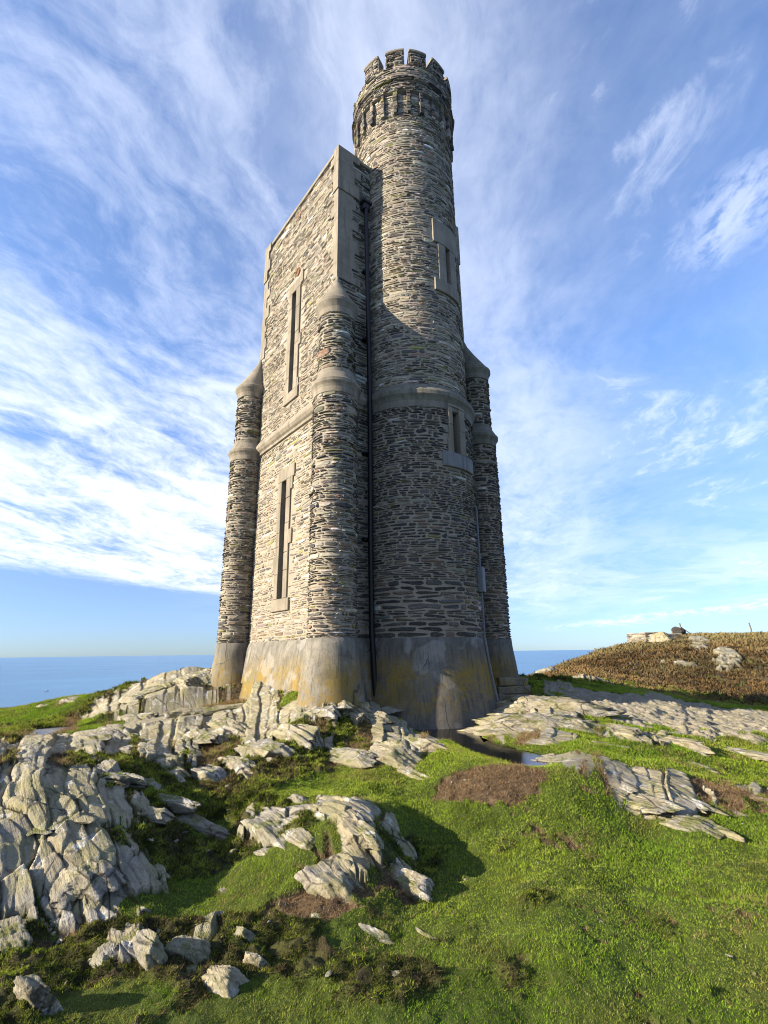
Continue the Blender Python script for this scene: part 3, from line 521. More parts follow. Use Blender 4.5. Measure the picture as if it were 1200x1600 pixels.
def lay_stones(acc, mp, u0, u1, v0, v1, holes=(), tan=0., pr=(.008, .026), hb=(.10, .21), lb=(.13, .50), joint=.012, keep=None, mat=1, wob=.02):
    """rough slate rubble brought to bands: every stone a chamfered, tapering block standing proud of the mortar"""
    S = []; v = v0; taken = []
    h0, h1 = hb[0]*.30, hb[1]*.52
    while v < v1-.015:
        H = h0+(h1-h0)*rng.random()**1.5
        if v1-v-H < .035: H = v1-v
        nxt = []; u = u0-rng.uniform(0, .2); ti = 0
        while u < u1:
            L = rng.uniform(*lb)*(.45 if rng.random() < .15 else 1)*(.75+5*H)
            e = min(u+L, u1); a_ = max(u, u0)
            while ti < len(taken) and taken[ti][1] <= a_: ti += 1
            if ti < len(taken):
                t0, t1 = taken[ti]
                if t0 <= a_+.03: u = t1; continue
                if e > t0: e = t0
            if e-a_ > .03:
                if rng.random() < .055 and v+2*H < v1-.02 and H < h1*.8 and e-a_ < .4:
                    k_ = rng.uniform(1.5, 2.); S.append((a_, e, v, v+H*2)); nxt.append((a_, e))
                else: S.append((a_, e, v, v+H))
            u = e if e > u else u+L
            if e >= u1: break
        if nxt:                                   # the next course keeps the same height so the tall stones close
            v += H; taken = nxt; u = u0; ti = 0
            for (t0, t1) in taken+[(u1, u1)]:
                while u < t0-.02:
                    L = rng.uniform(*lb)*(.75+5*H); e = min(u+L, t0)
                    if t0-e < .05: e = t0
                    S.append((u, e, v, v+H)); u = e
                u = t1
            taken = []
        v += H
    S = np.array(S)
    cu = (S[:, 0]+S[:, 1])/2; cv = (S[:, 2]+S[:, 3])/2
    ok = np.ones(len(S), bool)
    for (a0, a1, b0, b1) in holes:
        ok &= ~((S[:, 1] > a0+.02) & (S[:, 0] < a1-.02) & (S[:, 3] > b0+.01) & (S[:, 2] < b1-.01) & (((cu > a0) & (cu < a1) & (cv > b0) & (cv < b1)) | (np.minimum(S[:, 1], a1)-np.maximum(S[:, 0], a0) > .06)))
    if keep is not None: ok &= keep(cu, cv)
    S = S[ok]; n = len(S)
    cu = (S[:, 0]+S[:, 1])/2; cv = (S[:, 2]+S[:, 3])/2; hu = (S[:, 1]-S[:, 0])/2-joint*rng.uniform(.4, 1.8, n); hv = (S[:, 3]-S[:, 2])/2-joint*(.25+.9*rng.random(n)**1.6)
    hv = np.maximum(hv, .009)
    th = (np.arange(K)+.5)/K*2*np.pi
    th = th[None, :]+rng.normal(0, .10, (n, K))
    pw = rng.uniform(.35, .75, (n, 1))
    ex = np.sign(np.cos(th))*np.abs(np.cos(th))**pw; ey = np.sign(np.sin(th))*np.abs(np.sin(th))**pw
    tl = rng.uniform(.25, 1., (n, 1)); tr = rng.uniform(.25, 1., (n, 1))
    ey = ey*(tl+(tr-tl)*(ex+1)/2)/np.maximum(tl, tr)
    ex = ex+rng.normal(0, .02, (n, K)); ey = ey+rng.normal(0, .13, (n, K))
    sl = rng.normal(0, .045, (n, 1))
    def ring(s, sy):
        uu = cu[:, None]+hu[:, None]*ex*s
        vv = cv[:, None]+hv[:, None]*ey*sy+sl*(hu[:, None]*ex*s)+wob*(fbm2(uu*1.7, cv[:, None]*1.1+0*uu, 2, 71))
        return uu, vv
    p = rng.uniform(pr[0], pr[1], (n, 1)); tx = rng.normal(0, .25, (n, 1)); ty = rng.normal(0, .25, (n, 1))
    dep = p*(1+tx*ex+ty*ey)
    u_0, v_0 = ring(1, 1); u_1, v_1 = ring(.97, .95); ins = rng.uniform(.72, .9, (n, 1)); u_2, v_2 = ring(ins, ins*.95)
    d2 = dep+rng.normal(0, .0035, (n, K))
    uc = cu[:, None]; vc = cv[:, None]+wob*fbm2(uc*1.7, cv[:, None]*1.1, 2, 71)
    U = np.concatenate([u_0, u_1, u_2, uc], 1); V = np.concatenate([v_0, v_1, v_2, vc], 1)
    D = np.concatenate([np.full((n, K), -.02), dep*.66, d2, p*1.06], 1)
    X = mp(U.ravel(), V.ravel(), D.ravel())
    M = 3*K+1; i = np.arange(K); j = (i+1) % K
    q = np.concatenate([np.stack([i, j, j+K, i+K], 1), np.stack([i+K, j+K, j+2*K, i+2*K], 1)])
    tr_ = np.stack([i+2*K, j+2*K, np.full(K, 3*K)], 1)
    off = (np.arange(n)*M)[:, None, None]
    acc.add(X, quads=(q[None]+off).reshape(-1, 4), tris=(tr_[None]+off).reshape(-1, 3), mat=mat, col=np.repeat(palette(n, tan), M, 0))
def core(acc, mp, us, vs, holes=(), mat=0):
    us = np.unique(np.concatenate([us]+[np.array(h[:2]) for h in holes])); vs = np.unique(np.concatenate([vs]+[np.array(h[2:]) for h in holes]))
    Vv, Uu = np.meshgrid(vs, us, indexing='ij'); X = mp(Uu.ravel(), Vv.ravel(), 0*Uu.ravel())
    q = grid_faces(len(vs), len(us))
    mu = ((us[:-1]+us[1:])/2)[None, :]+0*vs[:-1, None]; mv = ((vs[:-1]+vs[1:])/2)[:, None]+0*us[None, :-1]
    ok = np.ones(mu.size, bool)
    for h in holes: ok &= ~((mu > h[0]) & (mu < h[1]) & (mv > h[2]) & (mv < h[3])).ravel()
    acc.add(X, quads=q[ok], mat=mat)
def block(acc, mp, u0, u1, v0, v1, d0, d1, nu=1, c=.012, mat=0, jit=.006, col=None):
    """a chamfered, slightly uneven block on a wall map"""
    us = np.linspace(0, 1, nu+1)
    loopu = np.concatenate([us, us[::-1]]); loopv = np.concatenate([0*us, 0*us+1]); n = len(loopu)
    def ring(i, d):
        return (u0+i+(u1-u0-2*i)*loopu, v0+i+(v1-v0-2*i)*loopv, np.full(n, d))
    rs = [ring(0, d0), ring(0, d1-c), ring(c, d1)]
    U = np.concatenate([r[0] for r in rs]); V = np.concatenate([r[1] for r in rs]); D = np.concatenate([r[2] for r in rs])
    if jit: V = V+jit*2*(fbm2(U*3+v0*7, V*2+9, 2, 81)); D = D+jit*fbm2(U*2.5+3, V*2.5, 2, 82)*(D > d0)
    i = np.arange(n); j = (i+1) % n
    q = [np.stack([i, j, j+n, i+n], 1), np.stack([i+n, j+n, j+2*n, i+2*n], 1)]
    k = np.arange(nu); top = 2*n
    q.append(np.stack([top+k, top+k+1, top+n-2-k, top+n-1-k], 1)); q.append(np.stack([k+1, k, n-1-k, n-2-k], 1))
    acc.add(mp(U, V, D), quads=np.concatenate(q), mat=mat, col=col)
def lathe(acc, C, prof, n=64, a0=-math.pi, a1=math.pi, mat=0, wob=.006, seed=0):
    """profile [(r, z)] swept round C"""
    closed = abs(a1-a0-2*math.pi) < 1e-6
    th = np.linspace(a0, a1, n, endpoint=not closed); pr_ = np.array(prof)
    A, Z = np.meshgrid(th, pr_[:, 1], indexing='ij'); Rr = np.broadcast_to(pr_[:, 0], A.shape)
    Rr = Rr+(Rr > .06)*wob*2*(fbm2(np.sin(A)*2.5+seed, np.cos(A)*2.5+Z*2.2, 3, 83))
    X = np.stack([C[0]+np.sin(A)*Rr, C[1]-np.cos(A)*Rr, Z+wob*fbm2(np.sin(A)*2+5, np.cos(A)*2+Z, 2, 84)], -1)
    m = len(prof); i = np.arange(n if closed else n-1)[:, None]; k = np.arange(m-1)[None, :]
    i2 = (i+1) % n
    acc.add(X.reshape(-1, 3), quads=np.stack([i*m+k, i2*m+k, i2*m+k+1, i*m+k+1], -1).reshape(-1, 4), mat=mat)
tower = empty('stone_tower', (T[0], T[1], -1.2))
tag(tower, 'tall slate rubble tower with a round battlemented stair turret standing on the rocky headland', 'tower')

# walls of the body ----------------------------------------------------------
MPL = wallmap(P1, D1, -D2); MPF = wallmap(P1, D2, -D1); MPR = wallmap(P3, D1, D2); MPB = wallmap(P2, D2, D1)
SL1 = (2.0, 2.25, 1.13, 3.83); SL2 = (1.895, 2.125, 6.06, 8.92)
a = Acc()
core(a, MPL, np.linspace(0, LL, 20), np.linspace(-1.6, ZT-.2, 40), [SL1, SL2])
core(a, MPF, np.linspace(0, WW, 12), np.linspace(-1.6, ZT-.2, 20)); core(a, MPR, np.linspace(0, LL, 12), np.linspace(-1.6, ZT-.2, 20)); core(a, MPB, np.linspace(0, WW, 12), np.linspace(-1.6, ZT-.2, 20))
rz = ZT-.9
a.add([np.r_[P1, rz], np.r_[P3, rz], np.r_[P4, rz], np.r_[P2, rz]], quads=[(0, 1, 2, 3)])
HL = [(1.74, 2.44, .86, 4.13), (1.66, 2.36, 5.8, 9.33), (0, LL, 4.93, 5.32)]
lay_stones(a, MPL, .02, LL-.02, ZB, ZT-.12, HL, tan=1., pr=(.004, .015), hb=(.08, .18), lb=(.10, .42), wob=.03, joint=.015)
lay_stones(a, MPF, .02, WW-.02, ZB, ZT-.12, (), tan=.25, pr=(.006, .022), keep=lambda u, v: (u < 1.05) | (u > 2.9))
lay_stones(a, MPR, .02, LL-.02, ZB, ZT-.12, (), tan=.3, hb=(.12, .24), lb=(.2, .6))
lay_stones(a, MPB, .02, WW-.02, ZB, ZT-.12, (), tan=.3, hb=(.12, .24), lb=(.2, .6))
body = a.build('body_wall', [MORTAR, STONE], tower)
# plinth
a = Acc()
def offset_rect(o): return [P1+(-D1-D2)*o, P3+(-D1+D2)*o, P4+(D1+D2)*o, P2+(D1-D2)*o]
zs = np.linspace(-1.9, ZB+.01, 16); NS = 24; rows = []
for z in zs:
    fl = .05+.22*((ZB-z)/1.3)**1.1 if z < ZB else .012
    c4 = offset_rect(fl); ring = []
    for i in range(4):
        t_ = np.linspace(0, 1, NS, endpoint=False)[:, None]; ring.append(c4[i]*(1-t_)+c4[(i+1) % 4]*t_)
    ring = np.concatenate(ring); rows.append(np.column_stack([ring+.02*fbm2(ring[:, 0]*1.5+z, ring[:, 1]*1.5-z, 3, 85)[:, None], np.full(len(ring), z)]))
X = np.array(rows); m_ = X.shape[1]; i = np.arange(len(zs)-1)[:, None]; k = np.arange(m_)[None, :]; k2 = (k+1) % m_
a.add(X.reshape(-1, 3), quads=np.stack([i*m_+k, i*m_+k2, (i+1)*m_+k2, (i+1)*m_+k], -1).reshape(-1, 4))
a.build('plinth', [PLINTH], body, smooth=True)
# string course round the body
a = Acc(); PF = [(.0, 5.36), (.03, 5.33), (.13, 5.16), (.14, 5.10), (.10, 5.03), (.055, 4.99), (.05, 4.93), (0, 4.91)]
for mp, w in ((MPL, LL), (MPF, WW), (MPR, LL), (MPB, WW)):
    us = np.linspace(.0, w, 26); U, Kk = np.meshgrid(us, np.arange(len(PF)), indexing='ij'); P_ = np.array(PF)
    dd = P_[Kk, 0]+.01*fbm2(U*4, Kk*.7, 3, 86); vv = P_[Kk, 1]+.015*fbm2(U*2, Kk*.3, 3, 87)
    q = grid_faces(len(us), len(PF)); a.add(mp(U.ravel(), vv.ravel(), dd.ravel()), quads=q)
a.build('string_course', [CONC], body)
# corner dressings: toothed render quoins and parapet piers with a sloping foot
def corner(Pc, Da, Db, Na, Nb, z0, zmid, wide=(.16, .34), wideb=(.3, .52)):
    """Da, Db run along the two faces away from the corner; Na, Nb are their outward normals"""
    a = Acc(); z = z0
    def lshape(za, zb, ea, eb, o):
        # block wrapping the corner, o proud of both faces
        pts = []
        for z_, oo in ((za, o), (zb, o)):
            c = Pc+Na*oo+Nb*oo
            pts += [np.r_[Pc+Da*ea-Na*.05, z_], np.r_[Pc+Da*ea+Na*oo, z_], np.r_[c, z_], np.r_[Pc+Db*eb+Nb*oo, z_], np.r_[Pc+Db*eb-Nb*.05, z_]]
        q = [(i, i+1, i+6, i+5) for i in range(4)]
        a.add(pts, quads=q); a.add(pts[5:], tris=[(0, 1, 2), (0, 2, 4), (2, 3, 4)]); a.add(pts[:5], tris=[(0, 2, 1), (0, 4, 2), (2, 4, 3)])
    k = 0
    while z < ZT-.02:
        h = min(rng.uniform(.18, .36), ZT-z)
        if ZT-z-h < .08: h = ZT-z
        ea = wide[k % 2]*rng.uniform(.85, 1.2); eb = wideb[(k+1) % 2]*rng.uniform(.9, 1.15)
        o = .03 if z < zmid else .055
        if z+h > zmid > z: h = zmid-z
        lshape(z+.001, z+h, ea, eb, o+rng.uniform(-.002, .002)); z += h; k += 1
    return a.build('corner_pier', [CONC], body)
corner(P1, D1, D2, -D2, -D1, 7.98, 10.45, (.16, .26), (.40, .52))
corner(P2, -D1, D2, -D2, D1, 7.9, 10.5, (.2, .32))
corner(P3, D1, -D2, D2, -D1, 7.8, 10.45)
corner(P4, -D1, -D2, D2, D1, 7.8, 10.45)
a = Acc()
for mp, w in ((MPL, LL), (MPF, WW), (MPR, LL), (MPB, WW)):
    block(a, mp, .18, w-.18, ZT-.1, ZT-.005, -.3, .035, 14, .012)
a.build('coping', [CONC], body)

# windows --------------------------------------------------------------------
def window(name, mp, slit, jr, jl, lint, sill, nu, proud=.04, sillmat=CONC, inner=DARK, knobs=(), stepj=()):
    s0, s1, v0, v1 = slit
    a = Acc()
    nb_ = max(2, int(round((v1-v0)/.55)))
    for b0, b1 in ((s0-jr, s0), (s1, s1+jl)):
        block(a, mp, b0+.004, b1-.004, v0, v1, -.32, proud-.014, 1 if nu == 1 else 3, .004, jit=0)
        vv_ = v0+(v1-v0)*np.sort(np.concatenate([[0, 1], (np.arange(1, nb_)+rng.uniform(-.25, .25, nb_-1))/nb_]))
        for q0, q1 in zip(vv_[:-1], vv_[1:]): block(a, mp, b0, b1, q0+.004, q1-.004, -.05, proud+rng.uniform(-.004, .004), 1 if nu == 1 else 3, .007)
    for (k0, k1, b0, b1) in knobs: block(a, mp, k0, k1, b0, b1, -.05, proud-.004, 1 if nu == 1 else 3, .008)
    w = a.build('window', [CONC], tower)
    b = Acc(); block(b, mp, lint[0], lint[1], lint[2], lint[3], -.32, proud+.003, nu, .01); b.build('lintel', [CONC], w)
    b = Acc(); block(b, mp, sill[0], sill[1], sill[2], sill[3], -.32, proud+.012, nu, .01); b.build('sill', [sillmat], w)
    b = Acc(); block(b, mp, s0-.02, s1+.02, v0-.02, v1+.02, -.34, -.26, 1 if nu == 1 else 3, .004, jit=0); b.build('pane', [inner], w)
    return w
w1 = window('window', MPL, SL1, .19, .17, (1.64, 2.44, 3.83, 4.13), (1.69, 2.5, .87, 1.13), 1, knobs=[(1.68, 1.82, 2.3, 2.62), (1.72, 1.82, 3.55, 3.84), (2.41, 2.52, 1.7, 2.1), (2.41, 2.5, 3.0, 3.3)])
w2 = window('window', MPL, SL2, .20, .18, (1.66, 2.34, 8.92, 9.2), (1.64, 2.36, 5.8, 6.06), 1, knobs=[(1.58, 1.70, 8.98, 9.33), (1.60, 1.71, 7.2, 7.5), (1.64, 1.71, 6.06, 6.3), (2.29, 2.4, 7.0, 7.4)])
a = Acc(); th = np.linspace(0, 2*np.pi, 20, endpoint=False)
for r_, d_ in ((.10, -.0), (.10, .028), (.075, .028), (.07, .01), (.0, .008)): a.add(MPL(1.9+r_*np.cos(th), 9.47+r_*1.25*np.sin(th), np.full(20, d_)))
i = np.arange(20); j = (i+1) % 20; a.q.append((np.concatenate([np.stack([i+20*k, j+20*k, j+20*k+20, i+20*k+20], 1) for k in range(4)]), 0))
a.build('vent', [TERRA], tower)

# buttresses -----------------------------------------------------------------
DL = .149; RB, RBU = .431, .365
B = [P1-DL*(D1+D2)+np.array([.05, 0]), P2+DL*(D1-D2), P3+DL*(D2-D1), P4+DL*(D1+D2)]
def inside_body(x, y, mrg=.0):
    u = (x-P1[0])*D1[0]+(y-P1[1])*D1[1]; v = (x-P1[0])*D2[0]+(y-P1[1])*D2[1]
    return (u > mrg) & (u < LL-mrg) & (v > mrg) & (v < WW-mrg)
CORN = [P1, P2, P3, P4]
for bi, C in enumerate(B):
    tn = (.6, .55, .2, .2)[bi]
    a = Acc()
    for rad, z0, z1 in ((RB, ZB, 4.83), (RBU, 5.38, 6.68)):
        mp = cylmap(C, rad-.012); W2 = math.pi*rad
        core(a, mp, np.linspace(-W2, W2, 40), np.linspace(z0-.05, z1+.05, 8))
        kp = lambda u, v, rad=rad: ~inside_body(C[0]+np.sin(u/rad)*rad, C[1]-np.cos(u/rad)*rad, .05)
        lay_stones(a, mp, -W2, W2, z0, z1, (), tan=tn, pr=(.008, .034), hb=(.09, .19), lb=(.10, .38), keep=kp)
    sh = a.build('buttress', [MORTAR if bi < 2 else MORTAR_SHADED, STONE], tower)
    CB_, PB_ = (CONC, PLINTH) if bi < 2 else (CONC_SHADED, PLINTH_SHADED)
    a = Acc(); zz = np.linspace(-1.9, ZB, 14)
    lathe(a, C, [(RB+.015+.16*(max(ZB-z, 0)/1.2)**1.25, z) for z in zz]+[(RB-.03, ZB+.012)], 48, wob=.012, seed=bi)
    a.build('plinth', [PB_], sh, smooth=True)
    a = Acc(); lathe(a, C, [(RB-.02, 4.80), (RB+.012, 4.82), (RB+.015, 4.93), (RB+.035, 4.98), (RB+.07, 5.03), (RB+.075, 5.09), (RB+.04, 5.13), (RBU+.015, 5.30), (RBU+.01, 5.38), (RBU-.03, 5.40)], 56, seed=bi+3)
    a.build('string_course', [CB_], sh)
    # weathered cap leaning back to the corner of the body
    prof = [(RBU-.02, 6.64, 0), (RBU+.012, 6.66, 0), (RBU+.02, 6.78, 0), (RBU+.045, 6.84, 0), (RBU+.08, 6.91, 0), (RBU+.08, 6.97, 0), (RBU+.035, 7.02, .03), (.30, 7.22, .2), (.2, 7.48, .6), (.1, 7.75, .9), (.03, 7.98, 1.05)]
    th = np.linspace(-np.pi, np.pi, 56, endpoint=False); X = []
    for r_, z_, l_ in prof:
        cc = C+(CORN[bi]-C)*min(l_, 1.)
        rr_ = r_+.012*fbm2(np.sin(th)*2+bi, np.cos(th)*2+z_*2, 3, 88)
        X.append(np.stack([cc[0]+np.sin(th)*rr_, cc[1]-np.cos(th)*rr_, np.full(56, z_)], 1))
    X = np.array(X); m_ = 56; i = np.arange(len(prof)-1)[:, None]; k = np.arange(m_)[None, :]; k2 = (k+1) % m_
    a = Acc(); a.add(X.reshape(-1, 3), quads=np.stack([i*m_+k, i*m_+k2, (i+1)*m_+k2, (i+1)*m_+k], -1).reshape(-1, 4))
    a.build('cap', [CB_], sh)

# stair turret ---------------------------------------------------------------
dg = lambda d, rad: math.radians(d)*rad
ZC0, ZC1, ZCR, ZMT = 13.0, 13.72, 14.60, 15.16
MU = cylmap(T, RU); ML = cylmap(T, RL)
UH = (dg(40.2, RU), dg(47.2, RU), 8.16, 9.18); LH = (dg(34.2, RL), dg(42.5, RL), 3.9, 4.94)
a = Acc(); W2 = math.pi*RU; W3 = math.pi*RL
core(a, ML, np.linspace(-W3, W3, 90), np.linspace(-1.3, 4.98, 12), [LH]); core(a, MU, np.linspace(-W2, W2, 90), np.linspace(4.9, ZC1+.05, 14), [UH], mat=2)
notin = lambda rad: (lambda u, v: ~(inside_body(T[0]+np.sin(u/rad)*rad, T[1]-np.cos(u/rad)*rad, .06) & (v < ZT-.95)))
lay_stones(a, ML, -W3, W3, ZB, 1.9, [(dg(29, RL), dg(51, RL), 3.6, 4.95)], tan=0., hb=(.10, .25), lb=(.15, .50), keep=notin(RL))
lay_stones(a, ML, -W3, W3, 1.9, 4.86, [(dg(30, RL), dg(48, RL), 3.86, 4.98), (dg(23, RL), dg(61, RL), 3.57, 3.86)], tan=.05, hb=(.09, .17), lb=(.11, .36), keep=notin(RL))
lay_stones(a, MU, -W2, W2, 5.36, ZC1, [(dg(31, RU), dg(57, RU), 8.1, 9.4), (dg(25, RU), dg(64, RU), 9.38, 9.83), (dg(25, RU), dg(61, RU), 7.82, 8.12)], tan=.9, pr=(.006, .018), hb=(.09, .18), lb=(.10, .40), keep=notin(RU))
turret = a.build('stair_turret', [MORTAR_SHADED, STONE, MORTAR], tower)
a = Acc(); zz = np.linspace(-2.1, ZB, 18)
lathe(a, T, [(RL+.02+.20*(max(ZB-z, 0)/1.35)**1.2, z) for z in zz]+[(RL-.04, ZB+.012)], 96, wob=.014)
a.build('plinth', [PLINTH_SHADED], turret, smooth=True)
a = Acc(); lathe(a, T, [(RL-.03, 4.84), (RL+.015, 4.86), (RL+.02, 5.0), (RL+.05, 5.06), (RL+.095, 5.12), (RL+.10, 5.2), (RL+.065, 5.26), (RU+.03, 5.36), (RU+.015, 5.42), (RU-.04, 5.44)], 120, wob=.009)
a.build('string_course', [CONC_SHADED], turret)
RPAR = RU+.09
MPAR = cylmap(T, RPAR); WP = math.pi*RPAR
MERL = [(-39.5, 19), (-10.5, 18.8), (15.2, 18.2), (43, 19)]+[(70.7+27.3*k, 18.8) for k in range(8)]
CB = [3.6+14.4*k for k in range(25)]
for d in CB:
    a = Acc(); w_ = dg(3.9, RU); n_ = 7; zc = np.linspace(ZC0+rng.uniform(-.03, .03), ZC1-.01, n_+1)
    for k in range(n_):
        block(a, MU, dg(d, RU)-w_/2+rng.uniform(-.012, .012), dg(d, RU)+w_/2+rng.uniform(-.012, .012), zc[k]+.004, zc[k+1]-.004, -.02, .092+rng.uniform(-.012, .01), 1, .01, col=palette(1, .5)[0])
    a.build('corbel', [STONE], turret)
a = Acc()
core(a, MPAR, np.linspace(-WP, WP, 90), np.linspace(ZC1, ZCR, 4))
Rin = RPAR-.26
MIN = cylmap(T, Rin); core(a, MIN, np.linspace(-math.pi*Rin, math.pi*Rin, 80), np.linspace(ZC1-.4, ZCR, 4))
lathe(a, T, [(Rin, ZCR), (RPAR, ZCR)], 90, wob=0); lathe(a, T, [(RU-.05, ZC1+.001), (RPAR, ZC1)], 90, wob=0); lathe(a, T, [(.01, ZC1-.3), (Rin+.01, ZC1-.3)], 60, wob=0)
lay_stones(a, MPAR, -WP, WP, ZC1, ZCR, (), tan=.7, pr=(.006, .025), hb=(.10, .2), lb=(.12, .45))
lay_stones(a, cylmap(T, RPAR+.03), -WP, WP, ZC1+.30, ZC1+.38, (), tan=.4, pr=(.01, .04), hb=(.08, .081), lb=(.25, .6))
par = a.build('parapet', [MORTAR, STONE], turret)
for d, w_ in MERL:
    a = Acc(); u0 = dg(d-w_/2, RPAR); u1 = dg(d+w_/2, RPAR); zt = ZMT+rng.uniform(-.05, .05)
    block(a, MPAR, u0+.01, u1-.01, ZCR-.02, zt-.02, -.25, -.004, 6, .01, mat=0)
    lay_stones(a, MPAR, u0, u1, ZCR, zt-.09, (), tan=.5, pr=(.008, .035), hb=(.09, .18), lb=(.1, .3))
    for side in (u0, u1):      # cheeks
        z = ZCR
        while z < zt-.1:
            h_ = rng.uniform(.07, .15); q0 = side-.03 if side == u0 else side-.05
            block(a, MPAR, q0, q0+.08, z+.006, min(z+h_, zt-.09)-.006, -.24-rng.uniform(0, .02), -.01, 1, .012, mat=1, col=palette(1, .5)[0]); z += h_
    block(a, MPAR, u0-.025, u1+.025, zt-.09, zt, -.275, .035, 6, .02, mat=2)
    a.build('merlon', [MORTAR, STONE, CONC], turret)
# turret windows
window('window', MU, UH, dg(10, RU), dg(11, RU), (dg(24.6, RU), dg(65, RU), 9.18, 9.83), (dg(24.3, RU), dg(61, RU), 7.84, 8.16), 12, .045, CONC, VOID)
window('window', ML, LH, dg(4.4, RL), dg(8, RL), (dg(30, RL), dg(51, RL), 4.94, 5.0), (dg(22.2, RL), dg(61, RL), 3.58, 3.9), 12, .045, SILL, VOID, knobs=[(dg(28.5, RL), dg(30, RL), 3.9, 4.2)])
# drainpipe in the angle between body and turret ------------------------------
def tube(acc, pts, r, n=10, mat=0):
    pts = np.asarray(pts, float); th = np.linspace(0, 2*np.pi, n, endpoint=False); X = []
    for k in range(len(pts)):
        d = pts[min(k+1, len(pts)-1)]-pts[max(k-1, 0)]; d = d/np.linalg.norm(d)
        e = np.cross(d, (0, 1, 0) if abs(d[1]) < .9 else (1, 0, 0)); e /= np.linalg.norm(e); f = np.cross(d, e)
        X.append(pts[k]+r*(np.cos(th)[:, None]*e+np.sin(th)[:, None]*f))
    i = np.arange(len(pts)-1)[:, None]; k = np.arange(n)[None, :]; k2 = (k+1) % n
    acc.add(np.concatenate(X), quads=np.stack([i*n+k, i*n+k2, (i+1)*n+k2, (i+1)*n+k], -1).reshape(-1, 4), mat=mat)
pp = lambda u, v, d: MPF(np.array(u), np.array(v), np.array(d))
a = Acc(); tube(a, [pp(.70, 10.2, .12), pp(.712, 8, .15), pp(.722, 5.4, .19), pp(.725, 4.75, .19), pp(.74, 2, .17), pp(.755, .35, .17), pp(.77, -.8, .26), pp(.77, -1.2, .28)], .05, 12)
dp = a.build('drainpipe', [PIPE], tower, smooth=True)
a = Acc(); block(a, MPF, .61, .80, 10.18, 10.42, .0, .17, 1, .03, jit=0); block(a, MPF, .58, .83, 10.36, 10.44, .0, .2, 1, .01, jit=0); a.build('hopper', [PIPE], dp)
for z in (8.4, 6.6, 3.9, 2.1):
    a = Acc(); block(a, MPF, .64, .81, z, z+.06, 0, .13, 1, .01, jit=0); a.build('pipe_clip', [PIPE], dp)
# grey cable conduit with its box on the right side of the turret
a = Acc(); au = dg(63, RL)
for z in np.linspace(-.9, 2.9, 24)[:-1]:
    fl = .2*(max(ZB-z, 0)/1.35)**1.2+.05
    fl2 = .2*(max(ZB-z-.1652, 0)/1.35)**1.2+.05
    p0 = ML(np.array(au), np.array(z), np.array(fl)); p1 = ML(np.array(au), np.array(z+.168), np.array(fl2)); tube(a, [p0, p1], .02, 8)
cd = a.build('conduit', [GREY], tower)
a = Acc(); block(a, ML, au-.09, au+.09, 1.12, 1.62, .0, .12, 1, .01, jit=0); a.build('junction_box', [GREY], cd)
# footing of roughly dressed stones under the right buttress
a = Acc(); MF = wallmap(B[2]+np.array([-.62, -.62]), np.array([.94, .34]), np.array([.34, -.94]))
for k, (u0, u1, v0, v1, d) in enumerate([(.55, 1.25, -.72, -.56, .25), (.5, 1.28, -.88, -.72, .28), (.45, 1.3, -1.06, -.88, .33), (.08, .45, -.42, -.3, .16), (.05, .47, -.95, -.42, .14)]): block(a, MF, u0, u1, v0, v1, -.5, d, 3, .02, jit=.03)
a.build('footing', [PLINTH], tower)
